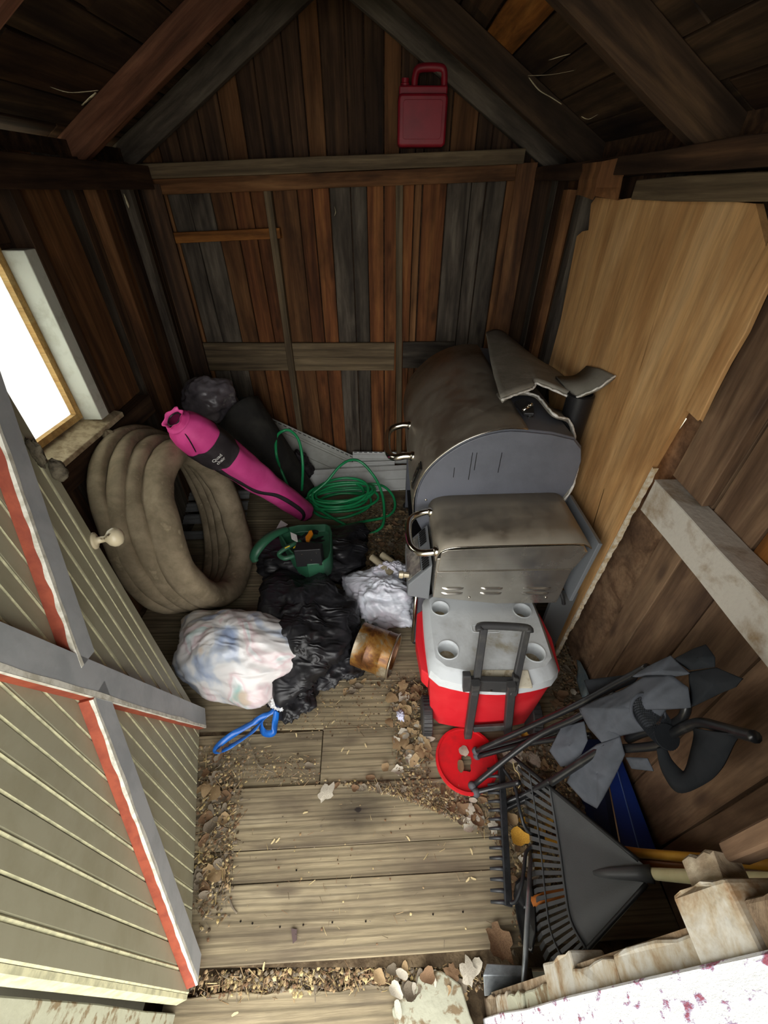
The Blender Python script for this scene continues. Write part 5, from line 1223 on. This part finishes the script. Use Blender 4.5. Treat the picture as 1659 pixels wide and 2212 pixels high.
# ---- grey steel hoe standing by the jamb
M['gsteel'] = plain('grey_galvanised_steel', '#a2a9ad', .35, metal=.6, var='#74797c', vs=14)
ho = thing('garden_hoe', 'grey steel edging tool with a thin rod and flat head beside the doorway', 'hoe', (.28, .1, 0))
MB().tube([V((0.448, 0.341, 0.03)), V((0.387, 0.208, 0.1)), V((0.326, 0.064, 0.15))], .0065, 10).build('rod', M['gsteel'], ho, smooth=True)
q = [V(p) for p in ((0.261, 0.101, 0.06), (0.347, 0.097, 0.07), (0.345, 0.08, 0.07), (0.248, 0.082, 0.06))]
q2 = [V(p) for p in ((0.248, 0.082, 0.06), (0.345, 0.08, 0.07), (0.343, 0.058, 0.02), (0.251, 0.05, 0.02))]
MB().grid([[q[0], q[1]], [q[3], q[2]], [q2[3], q2[2]]]).build('hoe_head', M['gsteel'], ho, solid=.004, bevel=.002)

# ---- rope and hook on the right wall
M['rope'] = plain('yellow_rope', '#b79a3c', .8, var='#8f7728', vs=90, bmp=.5, bs=200)
rp = thing('rope', 'thin yellow rope hanging from a bent rusty nail on the right wall', 'rope', (.73, .9, 1.3))
RP = [V(q) for q in [(0.775, 0.973, 1.505), (0.775, 0.949, 1.46), (0.775, 0.942, 1.418), (0.775, 0.947, 1.392), (0.775, 0.949, 1.377)]]
for s in (0, 1): MB().tube([p + V((0, .005 * s, 0)) for p in curve(RP, 5)], .0032, 6).build('strand', M['rope'], rp, smooth=True)
RP = [V(q) for q in [(0.775, 0.969, 1.372), (0.775, 0.943, 1.373), (0.775, 0.933, 1.364), (0.775, 0.934, 1.347), (0.775, 0.944, 1.329), (0.775, 0.961, 1.323), (0.775, 0.975, 1.328), (0.775, 0.979, 1.337)]]
M['rusty'] = plain('rusty_wire', '#4a3022', .7)
MB().tube(curve(RP, 5), .0022, 6).build('hook', M['rusty'], rp, smooth=True)

# ---- bark strip behind the coil, cotton fluff, paper tatters
M['fluff'] = plain('lilac_white_fluff', '#cfd0e4', .95, spec=.1)
tag(oblob('cotton_fluff', M['fluff'], (0.065, 0.747, 0.012), (.014, .02, .012), 71, amp=.6, fr=3, ridge=.3, nu=30, nv=20), 'small lilac-white tuft of fluff on the leaf litter', 'fluff')
M['tatter'] = plain('pale_torn_tar_paper', '#cfc4a4', .85, var='#b3a684', vs=30)
def scrap(pts, wd, label, cat='paper'):
    P = curve(pts, 4); rows = []
    for i, p in enumerate(P):
        d = (P[min(i + 1, len(P) - 1)] - P[max(i - 1, 0)]).normalized(); s_ = d.cross(V((.3, -.2, 1))).normalized() * wd * (.5 + .6 * abs(noise.noise(p * 40))) * math.sin(math.pi * (i + .6) / (len(P) + .2))
        rows.append([p - s_, p + V((0, -.006, 0)), p + s_])
    o = MB().grid(rows).build('paper_tatter', M['tatter'], None, smooth=True, solid=.001); tag(o, label, cat, 'torn pale tatters under the roof'); return o
scrap([(-0.971, 1.7, 1.836), (-0.923, 1.7, 1.825), (-0.857, 1.68, 1.824), (-0.821, 1.67, 1.825)], .012, 'pale torn tatter on the left roof slope, left of the red-brown rafter')
scrap([(-0.897, 1.7, 1.798), (-0.862, 1.69, 1.812), (-0.834, 1.68, 1.822)], .008, 'short forked tatter tip under the left roof tatter')
scrap([(0.442, 1.8, 1.87), (0.476, 1.78, 1.84), (0.513, 1.76, 1.821), (0.542, 1.75, 1.806)], .020, 'widest pale torn tatter on the right roof slope')
scrap([(0.439, 1.8, 1.874), (0.503, 1.78, 1.873), (0.566, 1.76, 1.879)], .006, 'thin pale tatter edge above the widest one on the right slope')
scrap([(0.494, 1.8, 1.906), (0.521, 1.78, 1.91), (0.543, 1.76, 1.912)], .005, 'small topmost tatter on the right roof slope')
scrap([(0.593, 1.7, 1.774), (0.612, 1.69, 1.767), (0.633, 1.68, 1.776)], .008, 'small pale tatter at the lower right, above the wall plate')
scrap([(-1.13, 2.248, 1.589), (-1.13, 2.251, 1.562), (-1.13, 2.252, 1.537)], .012, 'pale flake stuck on the left wall under the plate')
scrap([(-0.246, 2.52, 1.539), (-0.241, 2.52, 1.515), (-0.249, 2.52, 1.498)], .006, 'tiny pale flake on the grey board of the back wall')

# ================================================================ LEAF LITTER
LC = {'brown': ('#856a50', '#6a523d'), 'tan': ('#ab9370', '#8f7756'), 'pale': ('#cfc8b8', '#aaa18e'), 'yellow': ('#cfa040', '#b07c2c'), 'greyb': ('#8a7f6e', '#6c6253')}
for k_, (a, b) in LC.items(): M['leaf_' + k_] = plain(k_ + '_dry_leaf', a, .8, var=b, vs=30, bmp=.3, bs=60, spec=.2)
def leafmesh(kind, seed, mat):
    rnd = random.Random(seed); n = 22 if kind == 'lobed' else 14; vs = [V((0, 0, 0))]; o = []; mid = []
    cx, cy = rnd.uniform(-5, 8), rnd.uniform(-3, 11); tw = rnd.uniform(-3, 3)
    for i in range(n):
        a = 2 * math.pi * i / n
        if kind == 'lobed': r = .5 * (1 + .17 * math.cos(a * 5) + .09 * math.cos(a * 9 + seed) + rnd.uniform(-.09, .09)) * (1 + .22 * math.cos(a))
        elif kind == 'oval': r = .5 * (1 - .35 * math.sin(a) ** 2) * (1 + .04 * math.cos(a * 9))
        else: r = .5 * (1 + .12 * math.cos(a * 3) + rnd.uniform(-.1, .1))
        x, y = r * math.cos(a), r * math.sin(a) * .85
        f = lambda x, y: (cx * x * x + cy * y * y + tw * x * y) * .12 + rnd.uniform(-.02, .02)
        o.append(V((x, y, f(x, y)))); mid.append(V((x * .5, y * .5, f(x * .5, y * .5) - .01)))
    vs += mid + o
    zmin = min(v.z for v in vs); vs = [v - V((0, 0, zmin)) for v in vs]
    fs = [(0, 1 + i, 1 + (i + 1) % n) for i in range(n)] + [(1 + i, 1 + n + i, 1 + n + (i + 1) % n, 1 + (i + 1) % n) for i in range(n)]
    me = bpy.data.meshes.new('leaf'); me.from_pydata(vs, [], fs); me.materials.append(mat); me.polygons.foreach_set('use_smooth', [True] * len(fs)); me.update(); return me
LM = {}
for c_ in LC: LM[c_] = [leafmesh(kd, i * 7 + len(c_), M['leaf_' + c_]) for i, kd in enumerate(('lobed', 'oval', 'rag', 'lobed', 'rag', 'oval'))]
def leaf(x, y, z, size, col, label, group, kindi=None, tilt=.3):
    me = LM[col][kindi if kindi is not None else random.randrange(6)]
    o = bpy.data.objects.new('dry_leaf', me); C.objects.link(o)
    o.location = (x, y, z); o.rotation_euler = (U(-tilt, tilt), U(-tilt, tilt), U(0, 6.28)); o.scale = (size, size * U(.75, 1), size)
    o['label'] = label; o['category'] = 'leaf'
    if group: o['group'] = group
    WM[o.name] = o.matrix_basis.copy()
    return o
hero = [
 ((-0.197, 0.488, 0.006), .062, 'pale', 0, 'large pale curled leaf alone on the bare planks near the middle'),
 ((0.1, 0.594, 0.006), .05, 'pale', 0, 'white lobed maple leaf left of the red lid'),
 ((0.053, 0.559, 0.006), .04, 'pale', 3, 'white broken maple leaf just below the first one'),
 ((0.004, 0.568, 0.006), .032, 'tan', 2, 'round tan leaf next to the white maple leaves'),
 ((0.073, 0.657, 0.006), .05, 'tan', 2, 'tan folded leaf beside the near wheel of the cooler'),
 ((0.287, 0.616, 0.02), .04, 'pale', 2, 'pale round leaf lying on top of the red lid'),
 ((0.268, 0.567, 0.02), .04, 'brown', 1, 'brown leaf on the red lid over its hole'),
 ((0.274, 0.399, 0.006), .048, 'pale', 2, 'pale leaf beside the bow rake tines'),
 ((0.419, 0.366, 0.03), .055, 'yellow', 4, 'bright yellow leaf between the two rakes'),
 ((0.406, 0.411, 0.03), .04, 'tan', 2, 'tan leaf just behind the yellow one between the rakes'),
 ((0.374, 0.24, 0.01), .06, 'brown', 1, 'red-brown oak leaf beside the end of the bow rake'),
 ((0.307, 0.148, 0.01), .075, 'brown', 0, 'large brown ribbed leaf at the near end of the planks'),
 ((0.282, 0.447, 0.01), .034, 'pale', 0, 'white shredded leaf under the foot of the folded chair'),
 ((0.031, 0.059, -0.01), .04, 'pale', 2, 'white leaf lying in the threshold gap, middle of three'),
 ((0.047, 0.087, -0.01), .034, 'pale', 1, 'white leaf at the plank edge, furthest of three'),
 ((0.035, 0.029, -0.01), .034, 'pale', 1, 'white leaf on the threshold, nearest of three'),
 ((-0.011, 0.083, -0.01), .036, 'tan', 2, 'tan yellow leaf left of the white threshold leaves'),
 ((0.115, 0.084, -0.01), .04, 'brown', 2, 'brown leaf right of the white threshold leaves'),
 ((0.219, 0.087, -0.01), .05, 'pale', 0, 'white torn leaf beside the grey hoe head'),
 ((-0.519, 0.417, 0.006), .042, 'tan', 2, 'round tan leaf against the door at the left of the planks'),
 ((-0.563, 0.363, 0.006), .04, 'brown', 1, 'brown leaf tucked against the bottom of the door'),
 ((-0.264, 0.572, 0.006), .035, 'greyb', 2, 'dull leaf at the corner of the short plank'),
 ((-0.047, 0.536, 0.006), .035, 'brown', 1, 'small brown leaf on the plank joint'),
 ((-0.153, 0.842, 0.006), .034, 'tan', 2, 'tan leaf by the black bag on the planks'),
 ((-0.273, 0.862, 0.006), .045, 'brown', 2, 'curled brown leaf by the edge of the black bag'),
 ((0.754, 0.83, 0.03), .03, 'pale', 2, 'white leaf piece in the litter by the right wall'),
 ((0.708, 0.82, 0.03), .045, 'brown', 2, 'brown leaf beside the white piece near the right wall'),
 ((-0.167, 0.955, 0.006), .03, 'tan', 2, 'tan leaf at the foot of the rusty pail'),
 ((0.516, 0.666, 0.03), .03, 'yellow', 2, 'yellow leaf under the chair tubes beside the cooler'),
]
for p, s_, c_, ki, lb in hero: leaf(p[0], p[1], p[2], s_, c_, lb, None, ki, .15)
def quad(P, n, fn):
    P = [V(p) for p in P]
    for _ in range(n):
        a, b = (R() * .8 + .1 + random.gauss(0, .09)), (R() * .84 + .08 + random.gauss(0, .07)); q = P[0].lerp(P[1], a).lerp(P[3].lerp(P[2], a), b); fn(q)
zones = [
 ([(0.03, 0.895, 0), (0.182, 0.875, 0), (0.151, 0.51, 0), (0.018, 0.659, 0)], 60, .046, 'dry leaf in the litter along the left side of the cooler', 'leaves beside the cooler', .0, ('tan', 'tan', 'tan', 'brown', 'pale', 'greyb', 'pale')),
 ([(-0.688, 0.643, 0), (-0.526, 0.643, 0), (-0.453, 0.232, 0), (-0.525, 0.175, 0)], 30, .044, 'dry leaf in the litter along the foot of the door', 'leaves along the door', .0, ('brown', 'greyb', 'tan', 'greyb')),
 ([(0.16, 0.524, 0), (0.382, 0.483, 0), (0.375, 0.382, 0), (0.196, 0.419, 0)], 22, .036, 'dry leaf in the litter below the red lid', 'leaves below the red lid', .0, ('brown', 'tan', 'greyb', 'pale')),
 ([(0.423, 0.524, 0), (0.586, 0.51, 0), (0.494, 0.272, 0), (0.363, 0.212, 0)], 26, .04, 'dry leaf under and between the two rakes', 'leaves between the rakes', .0, ('brown', 'tan', 'tan', 'greyb', 'pale', 'yellow')),
 ([(0.381, 0.676, 0), (0.746, 0.726, 0), (0.728, 0.51, 0), (0.399, 0.524, 0)], 34, .042, 'dry leaf on the floor under the folded chairs', 'leaves under the chairs', .0, ('brown', 'tan', 'greyb', 'pale')),
 ([(0.731, 0.98, 0), (0.921, 0.98, 0), (0.807, 0.659, 0), (0.645, 0.744, 0)], 24, .04, 'dry leaf between the cooler and the right wall', 'leaves by the right wall', .0, ('brown', 'greyb', 'tan')),
 ([(-0.089, 2.103, 0), (0.212, 2.103, 0), (0.127, 1.562, 0), (-0.148, 1.528, 0)], 22, .04, 'dry leaf on the dirt between hose and grill', 'leaves on the dirt by the grill', .01, ('tan', 'tan', 'greyb', 'brown')),
 ([(-0.365, 0.895, 0), (0.138, 0.937, 0), (0.132, 0.836, 0), (-0.333, 0.817, 0)], 14, .034, 'dry leaf around the rusty pail', 'leaves around the pail', .0, ('tan', 'brown', 'greyb')),
 ([(-0.048, 0.094, 0), (0.282, 0.11, 0), (0.267, 0.036, 0), (0.082, 0.044, 0)], 18, .036, 'dry leaf in the gap behind the door sill', 'leaves in the sill gap', -.03, ('brown', 'greyb', 'tan', 'pale')),
 ([(-0.206, 0.517, 0), (0.159, 0.51, 0), (0.157, 0.483, 0), (-0.203, 0.496, 0)], 10, .025, 'small dry leaf scrap along the third plank joint', 'leaf scraps on the plank joint', .0, ('brown', 'greyb')),
]
CN = {'brown': 'brown', 'tan': 'light tan', 'pale': 'pale whitish', 'yellow': 'yellow', 'greyb': 'grey-brown'}
def zleaf(q, z0, sz, cs, lb, grp):
    c_ = random.choice(cs); ki = random.randrange(6); shp = ('lobed', 'narrow', 'rounded', 'lobed', 'rounded', 'narrow')[ki]
    leaf(q.x, q.y, z0 + U(.003, .012), sz * U(.7, 1.25), c_, CN[c_] + ' ' + shp + ' ' + lb, grp + ', ' + CN[c_] + ' ' + shp, ki)
for P, n, sz, lb, grp, z0, cs in zones:
    quad(P, n, lambda q: zleaf(q, z0, sz, cs, lb, grp))
# loose crumbs, seeds, straw: nobody could count it
def debris(name, P, n, mats, smin, smax, z0=0, stick=.25, lab=None, hmax=.01):
    k = MB()
    def one(q):
        m_ = random.randrange(len(mats)); k.m = m_; s_ = U(smin, smax); a = U(0, 6.28); z = z0 + U(0, hmax)
        if R() < stick:
            d = V((math.cos(a), math.sin(a), U(-.15, .15))) * s_ * 2.2; w_ = V((-math.sin(a), math.cos(a), 0)) * s_ * .16; q = V((q.x, q.y, z + .002))
            k.add([q - d - w_, q - d + w_, q + d + w_ * .5 + V((0, 0, .002)), q + d - w_ * .5], [(0, 1, 2, 3)])
        else:
            q = V((q.x, q.y, z)); vs = []
            for j in range(5):
                b = a + 2 * math.pi * j / 5; r = s_ * U(.5, 1); vs.append(q + V((math.cos(b) * r, math.sin(b) * r, U(0, s_ * .35))))
            k.add([q + V((0, 0, s_ * .4))] + vs, [(0, 1 + j, 1 + (j + 1) % 5) for j in range(5)])
    quad(P, n, one); k.m = 0
    o = k.build(name, mats); o['kind'] = 'stuff'; o['label'] = lab; o['category'] = 'debris'; return o
DM = [M['soil'], M['leaf_greyb'], M['leaf_tan'], M['leaf_brown']]
M['straw'] = plain('pale_straw', '#cdb98a', .8, var='#a8935f', vs=30)
debris('dirt_crumbs', [(-0.21, 2.128, 0), (0.23, 2.154, 0), (0.169, 1.429, 0), (-0.324, 1.337, 0)], 2600, DM, .003, .012, 0, .1, 'dark crumbly dirt between the hose and the grill', .02)
debris('leaf_crumbs', [(0.011, 0.916, 0), (0.193, 0.895, 0), (0.164, 0.483, 0), (0.032, 0.51, 0)], 900, DM + [M['straw']], .002, .008, 0, .3, 'crushed leaf crumbs beside the cooler')
debris('leaf_crumbs', [(-0.699, 0.659, 0), (-0.488, 0.659, 0), (-0.434, 0.212, 0), (-0.515, 0.14, 0)], 1300, DM + [M['straw']], .002, .008, 0, .35, 'crushed leaf crumbs and seeds along the door')
debris('leaf_crumbs', [(-0.531, 0.659, 0), (-0.215, 0.597, 0), (-0.221, 0.51, 0), (-0.521, 0.51, 0)], 350, DM + [M['straw']], .0015, .006, 0, .4, 'fine crumbs on the short plank')
debris('leaf_crumbs', [(-0.223, 0.527, 0), (0.399, 0.524, 0), (0.367, 0.348, 0), (0.079, 0.483, 0)], 1400, DM + [M['straw']], .002, .007, 0, .35, 'crushed leaf crumbs below the red lid')
debris('leaf_crumbs', [(0.43, 0.659, 0), (0.835, 0.726, 0), (0.562, 0.272, 0), (0.334, 0.123, 0)], 2600, DM + [M['straw']], .002, .009, 0, .3, 'crushed leaf crumbs under the chairs and rakes')
debris('leaf_crumbs', [(0.739, 1.002, 0), (0.951, 1.002, 0), (0.824, 0.659, 0), (0.64, 0.726, 0)], 900, DM, .002, .009, 0, .2, 'dark leaf crumbs by the right wall')
debris('leaf_crumbs', [(-0.51, 0.092, -0.03), (0.289, 0.117, -0.03), (0.277, 0.06, -0.03), (-0.491, 0.041, -0.03)], 3000, DM + [M['straw']], .002, .008, -.045, .35, 'crumbs and straw packed in the gap behind the sill', .02)
debris('leaf_crumbs', [(-0.448, 0.926, 0), (0.179, 0.958, 0), (0.155, 0.659, 0), (-0.462, 0.659, 0)], 500, DM + [M['straw']], .0015, .006, 0, .3, 'scattered crumbs in front of the rusty pail')
debris('leaf_crumbs', [(-0.49, 0.51, 0), (0.349, 0.51, 0), (0.273, 0.123, 0), (-0.488, 0.106, 0)], 150, DM + [M['straw']], .001, .005, 0, .5, 'sparse crumbs on the near planks')
debris('dirt_crumbs', [(0.506, 0.836, 0), (0.969, 1.096, 0), (0.889, 1.224, 0), (0.668, 0.875, 0)], 500, DM, .003, .01, 0, .1, 'dark dirt behind the cooler by the wall')
# maple seeds on the planks
M['seed'] = plain('pale_winged_seed', '#dcc999', .7)
sm = MB().prism([V((-.5, 0, 0)), V((-.35, -.12, 0)), V((.1, -.2, .03)), V((.5, -.08, .05)), V((.45, .1, .05)), V((0, .1, .03)), V((-.4, .1, 0))], (0, 0, .05)).mesh('maple_seed', M['seed'], local=False)[0]
for (x, y, z) in [(-0.347, 0.361, 0.002), (-0.333, 0.364, 0.002), (0.076, 0.368, 0.002), (-0.13, 0.619, 0.002), (-0.151, 0.627, 0.002), (0.269, 0.336, 0.002), (0.264, 0.274, 0.002), (-0.477, 0.424, 0.002), (-0.005, 0.493, 0.002), (-0.257, 0.436, 0.002), (-0.368, 0.021, 0.002), (-0.194, 0.725, 0.002), (-0.328, 0.678, 0.002), (-0.315, 0.1, 0.002), (0.247, 0.271, 0.002), (-0.297, 0.596, 0.002), (-0.067, 0.642, 0.002)]:
    o = bpy.data.objects.new('maple_seed', sm); C.objects.link(o); o.location = (x, y, z); o.scale = (.017,) * 3; o.rotation_euler = (0, 0, U(0, 6.28))
    tag(o, 'pale winged seed lying on the bare near planks', 'seed', 'winged seeds on the planks')
tag(MB().prism([V(q) for q in [(-0.256, 0.17, 0.002), (-0.239, 0.168, 0.002), (-0.237, 0.147, 0.002), (-0.246, 0.141, 0.002)]], (0, 0, .004)).build('wood_chip', M['nail'] if False else plain('dark_wood_chip', '#5a4a48', .8)), 'small dark wood chip on the widest near plank', 'wood chip')
tag(MB().tube([(-0.445, 0.231, 0.004), (-0.43, 0.212, 0.004), (-0.414, 0.2, 0.004)], .0025, 6).build('twig', M['leaf_greyb']), 'short grey twig near the door on the widest plank', 'twig')
tag(MB().tube(curve([(-0.503, 0.657, 0.006), (-0.469, 0.61, 0.006), (-0.44, 0.572, 0.006), (-0.387, 0.553, 0.006)], 4), .002, 5).build('twig', M['leaf_greyb']), 'thin crooked twig on the short plank below the blue drawstring', 'twig')
